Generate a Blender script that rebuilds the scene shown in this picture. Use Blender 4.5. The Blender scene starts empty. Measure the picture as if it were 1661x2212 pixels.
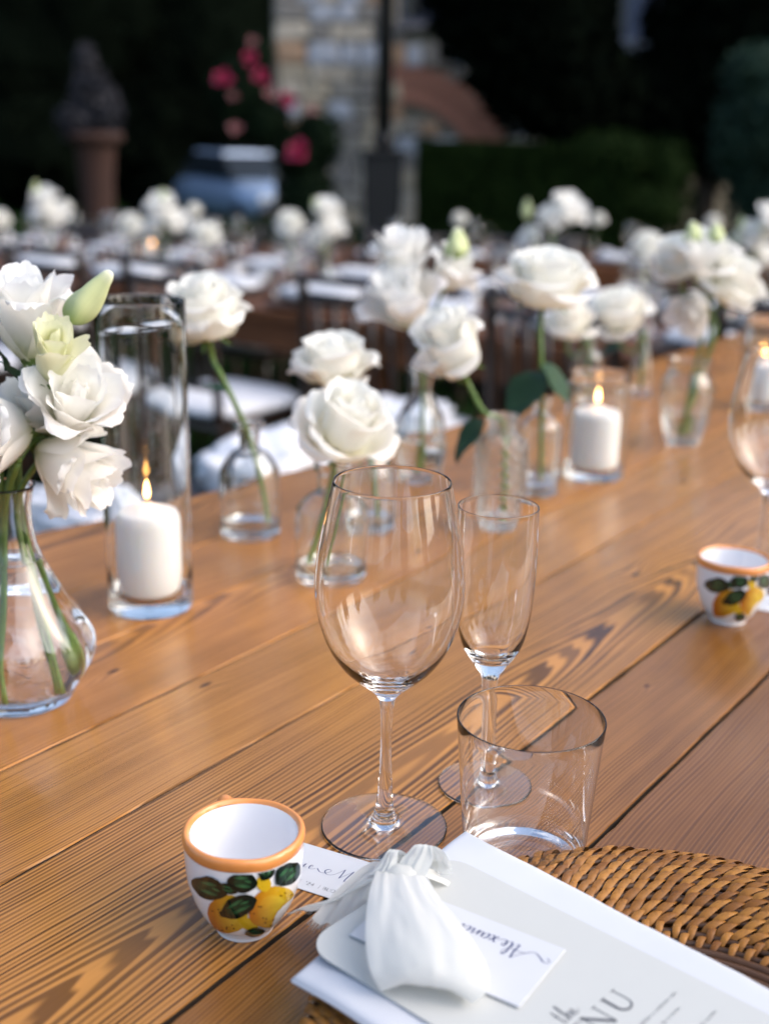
import bpy, bmesh, math, random
import numpy as np
from mathutils import Vector, Matrix, noise

S = bpy.context.scene
COL = S.collection
R_ = math.radians
rnd = random.Random(7)

# ------------------------------------------------------------------ camera
CAM_H = 0.392                      # metres above the table top (table top is z = 0)
FPX, PITCH, ROLL = 2672.0, 0.3013, 0.0219
F_ = Vector((0, math.cos(PITCH), -math.sin(PITCH)))
R0 = Vector((1, 0, 0)); U0 = R0.cross(F_)
RV = R0 * math.cos(ROLL) + U0 * math.sin(ROLL)
UV = U0 * math.cos(ROLL) - R0 * math.sin(ROLL)
cd = bpy.data.cameras.new('camera'); cam = bpy.data.objects.new('camera', cd); COL.objects.link(cam)
m3 = Matrix((RV, UV, -F_)).transposed()
cam.matrix_world = Matrix.Translation((0, 0, CAM_H)) @ m3.to_4x4()
cd.sensor_fit = 'VERTICAL'; cd.sensor_height = 36.0; cd.sensor_width = 27.0
cd.lens = FPX / 2212 * 36
cd.clip_start = 0.05; cd.clip_end = 600
cd.dof.use_dof = True; cd.dof.focus_distance = 0.685
cd.dof.aperture_fstop = 4.6; cd.dof.aperture_blades = 0
S.camera = cam

# ------------------------------------------------------------------ light
SUN_EL, SUN_AZ = R_(37), R_(100)        # azimuth from +Y towards +X
W = bpy.data.worlds.new('World'); S.world = W; W.use_nodes = True
nt = W.node_tree
sky = nt.nodes.new('ShaderNodeTexSky'); sky.sky_type = 'NISHITA'; sky.sun_disc = False
sky.sun_elevation = SUN_EL; sky.sun_rotation = SUN_AZ
sky.air_density = 1.0; sky.dust_density = 3.0; sky.ozone_density = 1.0
bg = nt.nodes['Background']; bg.inputs['Strength'].default_value = 0.15
nt.links.new(sky.outputs['Color'], bg.inputs['Color'])
sl = bpy.data.lights.new('sun', 'SUN'); sl.energy = 1.3; sl.angle = R_(90); sl.color = (1, .99, .975)
sun = bpy.data.objects.new('sun', sl); COL.objects.link(sun)
sd = Vector((math.sin(SUN_AZ) * math.cos(SUN_EL), math.cos(SUN_AZ) * math.cos(SUN_EL), math.sin(SUN_EL)))
sun.rotation_euler = sd.to_track_quat('Z', 'Y').to_euler()
S.view_settings.view_transform = 'Standard'; S.view_settings.look = 'None'
S.view_settings.exposure = 0.94; S.view_settings.gamma = 1.0; S.view_settings.use_curve_mapping = False
cy = S.cycles
cy.blur_glossy = 0.0; cy.max_bounces = 24; cy.transmission_bounces = 24; cy.glossy_bounces = 8; cy.diffuse_bounces = 8
cy.transparent_max_bounces = 16; cy.sample_clamp_indirect = 8.0; cy.use_denoising = True
cy.caustics_refractive = True; cy.caustics_reflective = True

# ------------------------------------------------------------------ measuring helpers (photo scaled to 1661 x 2212)
CPOS = Vector((0, 0, CAM_H))
def ray(x, y): return F_ + RV * ((x - 830.5) / FPX) - UV * ((y - 1106) / FPX)
def at(x, y, z=0.0):
    d = ray(x, y); return CPOS + d * ((z - CAM_H) / d.z)
def atY(x, y, Y):
    d = ray(x, y); return CPOS + d * (Y / d.y)

# ------------------------------------------------------------------ object helpers
def tag(o, label=None, cat=None, group=None, kind=None):
    if label: o['label'] = label
    if cat: o['category'] = cat
    if group: o['group'] = group
    if kind: o['kind'] = kind
    return o
def thing(name, label, cat, loc=(0, 0, 0), rz=0, group=None):
    o = bpy.data.objects.new(name, None); o.empty_display_size = .02; COL.objects.link(o)
    o.location = loc; o.rotation_euler = (0, 0, rz)
    return tag(o, label, cat, group)
def link(name, me, parent=None, mw=None, smooth=None, mat=None):
    o = bpy.data.objects.new(name, me); COL.objects.link(o)
    if mat is not None and not me.materials: me.materials.append(mat)
    if parent: o.parent = parent
    if mw is not None: o.matrix_local = mw
    return o
def mesh(name, V, Fc, mat=None, smooth=True):
    me = bpy.data.meshes.new(name); me.from_pydata([tuple(v) for v in V], [], Fc)
    if smooth: me.polygons.foreach_set('use_smooth', [True] * len(me.polygons))
    if mat: me.materials.append(mat)
    me.update(); return me
def bm_mesh(name, bm, mat=None, smooth=False):
    bmesh.ops.recalc_face_normals(bm, faces=bm.faces[:])
    me = bpy.data.meshes.new(name); bm.to_mesh(me); bm.free()
    if smooth: me.polygons.foreach_set('use_smooth', [True] * len(me.polygons))
    if mat: me.materials.append(mat)
    return me
def copy_tree(o, parent=None):
    c = o.copy(); COL.objects.link(c)
    if parent: c.parent = parent
    for ch in list(o.children):
        copy_tree(ch, c)
    return c
def lathe_VF(prof, n=48, close=False, fn=None):
    V, Fc = [], []
    for (r, z) in prof:
        for k in range(n):
            a = 2 * math.pi * k / n
            p = (max(r, 1e-5) * math.cos(a), max(r, 1e-5) * math.sin(a), z)
            V.append(fn(p, a) if fn else p)
    for i in range(len(prof) - 1):
        for k in range(n):
            k2 = (k + 1) % n
            Fc.append((i * n + k, i * n + k2, (i + 1) * n + k2, (i + 1) * n + k))
    return V, Fc
def lathe(name, prof, mat, n=48, fn=None):
    V, Fc = lathe_VF(prof, n, fn=fn); return mesh(name, V, Fc, mat)
def smooth_prof(pts, k=5):
    """Catmull-Rom through (r, z) points"""
    out = []; P = [np.array(p, float) for p in pts]
    for i in range(len(P) - 1):
        p0 = P[max(i - 1, 0)]; p1 = P[i]; p2 = P[i + 1]; p3 = P[min(i + 2, len(P) - 1)]
        for j in range(k):
            t = j / k
            out.append(tuple(.5 * ((2 * p1) + (-p0 + p2) * t + (2 * p0 - 5 * p1 + 4 * p2 - p3) * t * t + (-p0 + 3 * p1 - 3 * p2 + p3) * t ** 3)))
    out.append(tuple(P[-1])); return out
def spline(pts, k=6):
    return [Vector(p) for p in smooth_prof([tuple(p) for p in pts], k)]
def tube_VF(pts, rad, n=8, cap=True, base=0):
    V, Fc = [], []; pts = [Vector(p) for p in pts]; m = len(pts)
    rr = rad if hasattr(rad, '__len__') else [rad] * m
    up = Vector((0.3, .2, 1)).normalized(); prev = None
    for i, p in enumerate(pts):
        t = (pts[min(i + 1, m - 1)] - pts[max(i - 1, 0)]).normalized()
        if prev is None:
            a = t.orthogonal().normalized()
        else:
            a = (prev - t * prev.dot(t)).normalized()
        prev = a; b = t.cross(a)
        for k in range(n):
            an = 2 * math.pi * k / n
            V.append(p + (a * math.cos(an) + b * math.sin(an)) * rr[i])
    for i in range(m - 1):
        for k in range(n):
            k2 = (k + 1) % n
            Fc.append((base + i * n + k, base + i * n + k2, base + (i + 1) * n + k2, base + (i + 1) * n + k))
    if cap:
        Fc.append(tuple(base + k for k in reversed(range(n)))); Fc.append(tuple(base + (m - 1) * n + k for k in range(n)))
    return V, Fc
def tube(name, pts, rad, mat, n=8):
    V, Fc = tube_VF(pts, rad, n); return mesh(name, V, Fc, mat)
class MB:
    def __init__(s): s.V = []; s.F = []
    def add(s, V, Fc):
        b = len(s.V); s.V += [tuple(v) for v in V]; s.F += [tuple(i + b for i in f) for f in Fc]; return s
    def box(s, c, d, M=None):
        c = Vector(c); V = []
        for z in (-.5, .5):
            for y in (-.5, .5):
                for x in (-.5, .5):
                    p = Vector((x * d[0], y * d[1], z * d[2])) + c
                    V.append(M @ p if M else p)
        return s.add(V, [(0, 2, 3, 1), (4, 5, 7, 6), (0, 1, 5, 4), (2, 6, 7, 3), (0, 4, 6, 2), (1, 3, 7, 5)])
    def tube(s, pts, rad, n=8):
        V, Fc = tube_VF(pts, rad, n); return s.add(V, Fc)
    def lathe(s, prof, n=24, M=None):
        V, Fc = lathe_VF(prof, n)
        if M: V = [M @ Vector(v) for v in V]
        return s.add(V, Fc)
    def mesh(s, name, mat, smooth=True): return mesh(name, s.V, s.F, mat, smooth)
def bevel_box(name, d, mat, bev=.002, seg=2, c=(0, 0, 0)):
    bm = bmesh.new(); bmesh.ops.create_cube(bm, size=1)
    for v in bm.verts: v.co = Vector((v.co.x * d[0] + c[0], v.co.y * d[1] + c[1], v.co.z * d[2] + c[2]))
    bmesh.ops.bevel(bm, geom=bm.edges[:], offset=bev, segments=seg, affect='EDGES', profile=.6)
    return bm_mesh(name, bm, mat)

# ------------------------------------------------------------------ material helpers
class NT:
    def __init__(s, name):
        s.m = bpy.data.materials.new(name); s.m.use_nodes = True; s.t = s.m.node_tree
        s.b = s.t.nodes['Principled BSDF']; s.out = s.t.nodes['Material Output']
    def n(s, ty, **kw):
        x = s.t.nodes.new(ty)
        for k, v in kw.items(): setattr(x, k, v)
        return x
    def set(s, sock, v):
        if isinstance(v, bpy.types.NodeSocket): s.t.links.new(v, sock)
        elif v is not None: sock.default_value = v
    def m_(s, op, a, b=None, c=None, clamp=False):
        x = s.n('ShaderNodeMath', operation=op); x.use_clamp = clamp
        s.set(x.inputs[0], a); s.set(x.inputs[1], b)
        if c is not None: s.set(x.inputs[2], c)
        return x.outputs[0]
    def mix(s, f, a, b, blend='MIX'):
        x = s.n('ShaderNodeMix', data_type='RGBA', blend_type=blend); s.set(x.inputs[0], f)
        s.set(x.inputs[6], a if isinstance(a, bpy.types.NodeSocket) else (*a, 1)); s.set(x.inputs[7], b if isinstance(b, bpy.types.NodeSocket) else (*b, 1))
        return x.outputs[2]
    def noise(s, vec, scale, detail=2, rough=.5, dim='3D', w=None):
        x = s.n('ShaderNodeTexNoise', noise_dimensions=dim); s.set(x.inputs['Vector'], vec)
        x.inputs['Scale'].default_value = scale; x.inputs['Detail'].default_value = detail; x.inputs['Roughness'].default_value = rough
        return x.outputs[0]
    def map(s, vec, scale=(1, 1, 1), loc=(0, 0, 0)):
        x = s.n('ShaderNodeMapping'); s.set(x.inputs[0], vec); x.inputs['Scale'].default_value = scale; x.inputs['Location'].default_value = loc
        return x.outputs[0]
    def coord(s, which='Object'): return s.n('ShaderNodeTexCoord').outputs[which]
    def sstep(s, v, a, b):
        x = s.n('ShaderNodeMapRange', interpolation_type='SMOOTHSTEP'); s.set(x.inputs[0], v)
        x.inputs[1].default_value = a; x.inputs[2].default_value = b; return x.outputs[0]
    def bump(s, h, strength=.5, dist=.001):
        x = s.n('ShaderNodeBump'); x.inputs['Strength'].default_value = strength; x.inputs['Distance'].default_value = dist
        s.set(x.inputs['Height'], h); s.t.links.new(x.outputs[0], s.b.inputs['Normal']); return x
    def base(s, c): s.set(s.b.inputs['Base Color'], c if isinstance(c, bpy.types.NodeSocket) else (*c, 1))
    def p(s, **kw):
        for k, v in kw.items(): s.set(s.b.inputs[k.replace('_', ' ')], v)
        return s
def pm(name, c, rough=.5, var=0.0, vscale=20, bump=0, bscale=200, **kw):
    t = NT(name); co = t.coord()
    if var:
        f = t.noise(co, vscale, 3)
        t.base(t.mix(f, tuple(x * (1 - var) for x in c), tuple(min(1, x * (1 + var)) for x in c)))
    else: t.base(c)
    t.p(Roughness=rough, **kw)
    if bump: t.bump(t.noise(co, bscale, 3), .6, bump)
    return t.m
def glass(name, tint=(1, 1, 1), rough=0.0, ior=1.5, bump=None):
    t = NT(name); t.base(tint); t.p(Roughness=rough, IOR=ior, Transmission_Weight=1.0)
    if bump: bump(t)
    return t.m
def petal_mat(name, c, edge, base, trans=.28):
    """thin petal: diffuse + some light through; the paint runs base -> edge along the petal (UV v)"""
    t = NT(name); uv = t.n('ShaderNodeUVMap').outputs[0]
    sx = t.n('ShaderNodeSeparateXYZ'); t.set(sx.inputs[0], uv); v = sx.outputs[1]
    col = t.mix(t.sstep(v, 0.0, .45), base, c); col = t.mix(t.sstep(v, .8, 1.0), col, edge)
    vn = t.noise(t.map(uv, (26, 2.5, 1)), 1, 3, .6)
    col = t.mix(t.m_('MULTIPLY', vn, .10), col, tuple(x * .9 for x in c))
    t.base(col); t.p(Roughness=.55, Specular_IOR_Level=.25)
    t.bump(t.noise(t.map(uv, (40, 3, 1)), 1, 2), .25, .0004)
    tr = t.n('ShaderNodeBsdfTranslucent'); t.set(tr.inputs[0], col)
    mx = t.n('ShaderNodeMixShader'); mx.inputs[0].default_value = trans
    t.t.links.new(t.b.outputs[0], mx.inputs[1]); t.t.links.new(tr.outputs[0], mx.inputs[2])
    t.t.links.new(mx.outputs[0], t.out.inputs[0]); return t.m
def emit(name, c, s):
    t = NT(name); t.base((0, 0, 0)); t.p(Emission_Color=(*c, 1), Emission_Strength=s, Roughness=1.0, Specular_IOR_Level=0.0); return t.m
def pine(name, light, dark, yc, depth, slope, period, seed, contrast=.8, knots=(), stain=.25, red=0.0):
    """sawn pine: growth rings of a log cut by the board's face; latewood lines are dark and slightly raised"""
    t = NT(name); co = t.coord()
    co = t.map(co, loc=(seed * 3.1, 0, 0))
    sx = t.n('ShaderNodeSeparateXYZ'); t.set(sx.inputs[0], co); X, Y = sx.outputs[0], sx.outputs[1]
    w1 = t.m_('MULTIPLY', t.m_('SUBTRACT', t.noise(t.map(co, (2.2, 6, 1), (seed, seed * 2, 0)), 1, 2), .5), .022)
    w2 = t.m_('MULTIPLY', t.m_('SUBTRACT', t.noise(t.map(co, (9, 30, 1), (seed, 0, 0)), 1, 2), .5), .0035)
    yy = t.m_('SUBTRACT', t.m_('ADD', t.m_('ADD', Y, w1), w2), yc)
    d = t.m_('ADD', t.m_('MULTIPLY', t.m_('SUBTRACT', X, seed * 3.1), slope), depth)
    d = t.m_('ADD', d, t.m_('MULTIPLY', t.m_('SUBTRACT', t.noise(t.map(co, (3.0, 3, 1), (0, seed, 0)), 1, 1), .5), .026))
    v = t.m_('SQRT', t.m_('ADD', t.m_('MULTIPLY', yy, yy), t.m_('MULTIPLY', d, d)))
    kn = None
    for (kx, ky, ks) in knots:
        gx = t.m_('DIVIDE', t.m_('SUBTRACT', X, kx + seed * 3.1), ks * 2.6); gy = t.m_('DIVIDE', t.m_('SUBTRACT', Y, ky), ks)
        q = t.m_('ADD', t.m_('MULTIPLY', gx, gx), t.m_('MULTIPLY', gy, gy))
        e = t.m_('EXPONENT', t.m_('MULTIPLY', q, -.5))
        v = t.m_('ADD', v, t.m_('MULTIPLY', e, ks * .9))
        c = t.m_('SUBTRACT', 1.0, t.sstep(t.m_('ADD', q, t.m_('MULTIPLY', t.noise(co, 300, 2), .15)), .10, .34))
        kn = c if kn is None else t.m_('MAXIMUM', kn, c)
    ring = t.m_('DIVIDE', v, period)
    ring = t.m_('ADD', ring, t.m_('MULTIPLY', t.noise(t.map(co, (0, 60, 0), (0, seed, 0)), 1, 2), 1.6))
    f = t.m_('FRACT', ring); fl = t.m_('FLOOR', ring)
    wn = t.n('ShaderNodeTexWhiteNoise', noise_dimensions='1D'); t.set(wn.inputs['W'], fl); rv = wn.outputs[0]
    late = t.m_('MULTIPLY', t.sstep(f, .22, .50), t.m_('SUBTRACT', 1.0, t.sstep(f, .84, .98)))
    late = t.m_('MULTIPLY', late, t.m_('ADD', .45, t.m_('MULTIPLY', rv, .55)))
    fib = t.noise(t.map(co, (14, 900, 1)), 1, 3, .65)
    fib2 = t.noise(t.map(co, (60, 2200, 1)), 1, 2, .6)
    lat = t.m_('MULTIPLY', late, t.m_('ADD', .65, t.m_('MULTIPLY', fib, .7)), clamp=True)
    col = t.mix(t.m_('MULTIPLY', lat, contrast, clamp=True), light, dark)
    col = t.mix(t.m_('MULTIPLY', t.sstep(fib, .42, .75), .28), col, tuple(x * .62 for x in light))
    bl = t.noise(t.map(co, (5, 16, 1), (seed * 1.7, seed, 0)), 1, 4, .6)
    col = t.mix(t.m_('MULTIPLY', t.sstep(bl, .35, .7), stain), col, (dark[0] * .9 + .02 + red, dark[1] * .95 + .01, dark[2]))
    speck = t.sstep(fib2, .66, .80)
    col = t.mix(t.m_('MULTIPLY', speck, .35), col, dark)
    if kn is not None: col = t.mix(t.m_('MULTIPLY', kn, .85), col, (dark[0] * .6, dark[1] * .5, dark[2] * .5))
    t.base(col)
    ro = t.m_('ADD', .08, t.m_('MULTIPLY', t.noise(t.map(co, (30, 160, 1)), 1, 3), .20))
    t.p(Roughness=ro, Specular_IOR_Level=.4)
    h = t.m_('ADD', t.m_('ADD', t.m_('MULTIPLY', late, .8), t.m_('MULTIPLY', fib, .7)), t.m_('MULTIPLY', t.noise(t.map(co, (18, 40, 1)), 1, 2), .8))
    t.bump(h, .35, .0005)
    return t.m

M = {}
def _smudge(t):      # dried water marks and finger smears
    co = t.coord(); a = t.sstep(t.noise(t.map(co, (1, 1, .45)), 55, 4, .6), .56, .74); b = t.sstep(t.noise(co, 420, 2), .66, .78)
    t.p(Roughness=t.m_('MULTIPLY', t.m_('MAXIMUM', a, t.m_('MULTIPLY', b, .6)), .10))
M['glass'] = glass('clear_glass', (1, 1, 1), bump=_smudge)
M['bottle'] = glass('bottle_glass', (.975, .992, .985))
def _cut(t):
    co = t.coord('Object'); a = t.n('ShaderNodeSeparateXYZ'); t.set(a.inputs[0], co)
    an = t.m_('ARCTAN2', a.outputs[1], a.outputs[0])
    u = t.m_('MULTIPLY', an, 14.0); w = t.m_('MULTIPLY', a.outputs[2], 560.0)
    h = t.m_('MULTIPLY', t.m_('SINE', u), t.m_('SINE', w)); t.bump(h, .8, .0012)
M['cut'] = glass('cut_glass', (.97, .98, .975), .02, bump=_cut)
M['water'] = glass('water', (1, 1, 1), 0, 1.333)
M['wax'] = pm('white_wax', (.68, .668, .655), .45, .02, 30, Subsurface_Weight=.3, Subsurface_Radius=(.02, .012, .008), Subsurface_Scale=.4)
M['wick'] = pm('wick', (.03, .025, .02), .9)
M['flame'] = emit('flame', (1.0, .46, .12), 24)
M['flame_core'] = emit('flame_core', (1.0, .80, .42), 14)
M['rose'] = petal_mat('rose_petal', (.93, .92, .87), (.94, .935, .91), (.82, .79, .56), .38)
M['lis'] = petal_mat('lisianthus_petal', (.93, .92, .89), (.94, .93, .92), (.74, .77, .48), .42)
M['lisg'] = petal_mat('young_lisianthus_petal', (.86, .86, .66), (.88, .87, .66), (.55, .64, .28), .4)
M['bud'] = pm('green_bud', (.50, .60, .28), .5, .35, 60)
M['stem'] = pm('stem', (.10, .17, .035), .45, .3, 80)
M['leaf'] = pm('rose_leaf', (.014, .050, .018), .5, .3, 60, bump=.0005, bscale=220, Specular_IOR_Level=.3)
M['ceramic'] = pm('white_glaze', (.78, .78, .80), .12, .02, 40, Coat_Weight=.5, Coat_Roughness=.05)
M['orange'] = pm('orange_glaze', (.72, .27, .07), .15, .28, 55, Coat_Weight=.5, Coat_Roughness=.05)
t = NT('painted_glaze'); vc = t.n('ShaderNodeVertexColor', layer_name='paint'); co = t.coord()
t.base(t.mix(t.m_('MULTIPLY', t.noise(co, 420, 3), .5), vc.outputs[0], t.mix(1.0, vc.outputs[0], (.55, .5, .4), 'MULTIPLY')))
t.p(Roughness=.14, Coat_Weight=.5, Coat_Roughness=.05); M['paint'] = t.m
M['card'] = pm('white_card', (.56, .57, .60), .7, .015, 90, bump=.00008, bscale=1500)
M['cream_card'] = pm('cream_card', (.50, .505, .485), .75, .015, 90, bump=.0001, bscale=1300)
M['ink'] = pm('blue_ink', (.05, .06, .16), .6)
M['grey_ink'] = pm('grey_ink', (.06, .065, .08), .6)
t = NT('linen'); co = t.coord(); t.base((.55, .565, .61)); t.p(Roughness=.85, Sheen_Weight=.15)
t.bump(t.noise(co, 1800, 2), .3, .0002); M['linen'] = t.m
t = NT('silk'); co = t.coord(); t.base((.76, .765, .74)); t.p(Roughness=.7, Sheen_Weight=.2)
t.bump(t.noise(co, 900, 2), .2, .0002)
tr = t.n('ShaderNodeBsdfTranslucent'); tr.inputs[0].default_value = (.78, .785, .77, 1); mx = t.n('ShaderNodeMixShader'); mx.inputs[0].default_value = .45
t.t.links.new(t.b.outputs[0], mx.inputs[1]); t.t.links.new(tr.outputs[0], mx.inputs[2]); t.t.links.new(mx.outputs[0], t.out.inputs[0]); M['silk'] = t.m
t = NT('rattan'); oi = t.n('ShaderNodeObjectInfo'); co = t.coord()
col = t.mix(oi.outputs['Random'], (.19, .068, .010), (.40, .170, .030))
col = t.mix(t.m_('MULTIPLY', t.sstep(t.noise(t.map(co, (1, 1, 1)), 260, 3), .4, .75), .6), col, (.11, .045, .014))
t.base(col); t.p(Roughness=.42, Specular_IOR_Level=.35); t.bump(t.noise(co, 900, 2), .3, .0003); M['rattan'] = t.m
M['cane'] = pm('cane_coil', (.07, .028, .008), .45, .4, 120)
M['steel'] = pm('polished_steel', (.75, .75, .77), .12, Metallic=1.0)
M['dark_wood'] = pm('dark_chair_wood', (.022, .011, .008), .35, .4, 30, Coat_Weight=.3, Coat_Roughness=.2)
M['cushion'] = pm('white_cushion_cloth', (.78, .78, .82), .85, .04, 12, bump=.001, bscale=300)
M['brown_wood'] = pm('brown_table_wood', (.13, .048, .018), .5, .5, 14, Specular_IOR_Level=.25)

# ------------------------------------------------------------------ the setting
def ground_z(x, y):
    return float(np.interp(y, [-20, 1.6, 3.0, 4.6, 6.6, 9, 14, 21, 25, 60], [-.76, -.76, -.88, -.91, -1.04, -1.06, -1.1, -1.12, -1.9, -1.9]))
t = NT('lawn'); co = t.coord()
col = t.mix(t.noise(co, 3, 4), (.008, .020, .006), (.016, .032, .009)); col = t.mix(t.m_('MULTIPLY', t.noise(co, 60, 3), .6), col, (.012, .03, .008))
t.base(col); t.p(Roughness=.95, Specular_IOR_Level=0.0); t.bump(t.noise(co, 90, 3), .8, .02); M['lawn'] = t.m
xs = [-150, -60, -25, -12, -6, -3, 0, 3, 6, 12, 25, 60, 150]; ys = [-60, -20, -8, -3, 0, 1.6, 2.3, 3, 3.8, 4.6, 5.6, 6.6, 7.8, 9, 11, 14, 18, 21, 23, 25, 30, 60, 200]
V = [(x, y, ground_z(x, y)) for y in ys for x in xs]; nx = len(xs)
Fc = [(j * nx + i, j * nx + i + 1, (j + 1) * nx + i + 1, (j + 1) * nx + i) for j in range(len(ys) - 1) for i in range(nx - 1)]
tag(link('lawn', mesh('lawn', V, Fc, M['lawn'])), kind='structure')
# grass blades
r = random.Random(3); V = []; Fc = []
M['grass'] = pm('grass_blade', (.014, .034, .008), .8, .4, 3)
for i in range(16000):
    y = 1.3 + 6.5 * r.random() ** 1.4; x = (r.random() - .5) * (1.2 + y * .8); z = ground_z(x, y)
    h = .03 + .03 * r.random(); a = r.random() * 6.28; dx, dy = math.cos(a), math.sin(a); l = .02 * r.random(); w = .0022
    b = len(V); V += [(x - dy * w, y + dx * w, z - .003), (x + dy * w, y - dx * w, z - .003), (x + dx * l, y + dy * l, z + h)]; Fc.append((b, b + 1, b + 2))
tag(link('grass', mesh('grass', V, Fc, M['grass'], False)), 'short green lawn grass between the tables', 'grass', kind='stuff')

# --- foliage
def leaf_cloud(V, Fc, n, pick, size, r):
    for i in range(n):
        p, nr = pick(r); s = size * (.6 + .8 * r.random())
        a = Vector((r.gauss(0, 1), r.gauss(0, 1), r.gauss(0, 1) * .6)) + nr * .6
        a = a.normalized() if a.length > 1e-4 else Vector((0, 0, 1)); u = a.orthogonal().normalized(); u.rotate(Matrix.Rotation(r.random() * 6.28, 3, a)); w = a.cross(u)
        b = len(V); V += [tuple(p - u * s), tuple(p + w * s * .42), tuple(p + u * s), tuple(p - w * s * .42)]; Fc.append((b, b + 1, b + 2, b + 3))
def lobes_pick(lobes):
    tot = [l[3] * l[4] for l in lobes]
    def pick(r):
        l = r.choices(lobes, tot)[0]
        d = Vector((r.gauss(0, 1), r.gauss(0, 1), r.gauss(0, 1))).normalized()
        k = .82 + .26 * r.random()
        return Vector((l[0] + d.x * l[3] * k, l[1] + d.y * l[3] * k, l[2] + d.z * l[4] * k)), d
    return pick
def lobe_core(V, Fc, lobes, k=.86, seed=0):
    for (x, y, z, rx, rz) in lobes:
        bm = bmesh.new(); bmesh.ops.create_icosphere(bm, subdivisions=3, radius=1)
        b = len(V)
        for v in bm.verts:
            q = v.co * (k + .16 * noise.noise(v.co * 2.3 + Vector((x, y, z + seed))))
            V.append((x + q.x * rx, y + q.y * rx, z + q.z * rz))
        bm.verts.index_update(); Fc += [tuple(vv.index + b for vv in f.verts) for f in bm.faces]; bm.free()
def tree(name, label, cat, x, y, lobes, n, size, mat, trunk=.14, seed=1, group=None):
    """lobes are (dx, dy, z, r, rz) from the foot"""
    r = random.Random(seed); gz = ground_z(x, y)
    t = thing(name, label, cat, (x, y, gz), group=group)
    top = max(l[2] for l in lobes)
    pts = spline([(0, 0, -.1), (.05, .02, top * .35), (-.04, 0, top * .7), (0, .03, top)], 4)
    mb = MB(); mb.tube(pts, list(np.linspace(trunk, trunk * .35, len(pts))), 8)
    for l in lobes:
        if l[2] > top * .3: mb.tube(spline([(0, 0, l[2] * .55), (l[0] * .5, l[1] * .5, l[2] * .8), (l[0], l[1], l[2])], 3), [trunk * .4] * 3 + [trunk * .25] * 3 + [trunk * .1], 6)
    link('trunk', mb.mesh('trunk', M['bark']), t)
    V, Fc = [], []; lobe_core(V, Fc, lobes, seed=seed); leaf_cloud(V, Fc, n, lobes_pick(lobes), size, r)
    link('crown', mesh('crown', V, Fc, mat, False), t); return t
M['bark'] = pm('bark', (.05, .035, .025), .9, .4, 8, bump=.02, bscale=20)
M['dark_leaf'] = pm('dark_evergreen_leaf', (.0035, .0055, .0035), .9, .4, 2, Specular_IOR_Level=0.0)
M['ivy_leaf'] = pm('deep_green_leaf', (.007, .014, .007), .8, .4, 2, Specular_IOR_Level=.03)
M['box_leaf'] = pm('box_hedge_leaf', (.009, .019, .0045), .8, .4, 3, Specular_IOR_Level=.03)
M['topiary_leaf'] = pm('blue_green_leaf', (.016, .034, .022), .65, .4, 4, Specular_IOR_Level=.08)
M['lav_leaf'] = pm('lavender_leaf', (.022, .021, .028), .8, .4, 6)
# right-hand dark trees that cut the wall off along a slope
def PX(x, Y): return (x - 830.5) / FPX * Y * 1.0
def L_(x, y, Y, rpx, rz=None):      # a lobe at a photo place, relative to (foot x, foot y)
    p = atY(x, y, Y); k = Y / FPX * 1.04; return (p.x, p.y, p.z, rpx * k, (rz or rpx) * k)
def place_lobes(fx, fy, ls): 
    g = ground_z(fx, fy); return [(l[0] - fx, l[1] - fy, l[2] - g, l[3], l[4]) for l in ls]
def ptree(name, label, cat, Y, footx, ls, n, size, mat, seed, trunk=.14, group=None):
    fx = PX(footx, Y); return tree(name, label, cat, fx, Y, place_lobes(fx, Y, [L_(x, y, Y, a, b) for (x, y, a, b) in ls]), n, size, mat, trunk, seed, group)
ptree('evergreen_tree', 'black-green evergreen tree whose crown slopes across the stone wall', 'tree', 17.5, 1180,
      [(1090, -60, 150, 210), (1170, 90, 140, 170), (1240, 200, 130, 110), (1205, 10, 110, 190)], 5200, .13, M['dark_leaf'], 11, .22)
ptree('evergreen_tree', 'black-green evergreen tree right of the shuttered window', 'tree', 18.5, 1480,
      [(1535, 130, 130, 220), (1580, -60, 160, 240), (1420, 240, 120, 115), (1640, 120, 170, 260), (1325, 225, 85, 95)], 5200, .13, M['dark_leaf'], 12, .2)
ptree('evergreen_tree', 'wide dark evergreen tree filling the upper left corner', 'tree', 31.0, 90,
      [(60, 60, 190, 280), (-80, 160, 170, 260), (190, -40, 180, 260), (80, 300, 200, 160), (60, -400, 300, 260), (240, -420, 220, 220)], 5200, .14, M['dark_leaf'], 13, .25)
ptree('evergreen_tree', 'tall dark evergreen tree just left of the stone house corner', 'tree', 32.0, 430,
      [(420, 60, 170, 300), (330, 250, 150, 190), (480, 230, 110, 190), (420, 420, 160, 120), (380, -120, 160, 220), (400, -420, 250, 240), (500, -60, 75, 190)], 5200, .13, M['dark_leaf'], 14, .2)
# closed wood far behind everything
V, Fc = [], []; r = random.Random(5); lob = []
for i in range(46):
    a = R_(-70 + 140 * i / 45); d = 44 + 6 * r.random(); lob.append((math.sin(a) * d, math.cos(a) * d, 2.5 + r.random() * 2.0, 4.2 + r.random(), 6.0 + r.random() * 2.0))
lobe_core(V, Fc, lob, .95); leaf_cloud(V, Fc, 9000, lobes_pick(lob), .35, r)
tag(link('woods', mesh('woods', V, Fc, M['dark_leaf'], False)), 'dark closed woods behind the garden', 'woods', kind='stuff')
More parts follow.
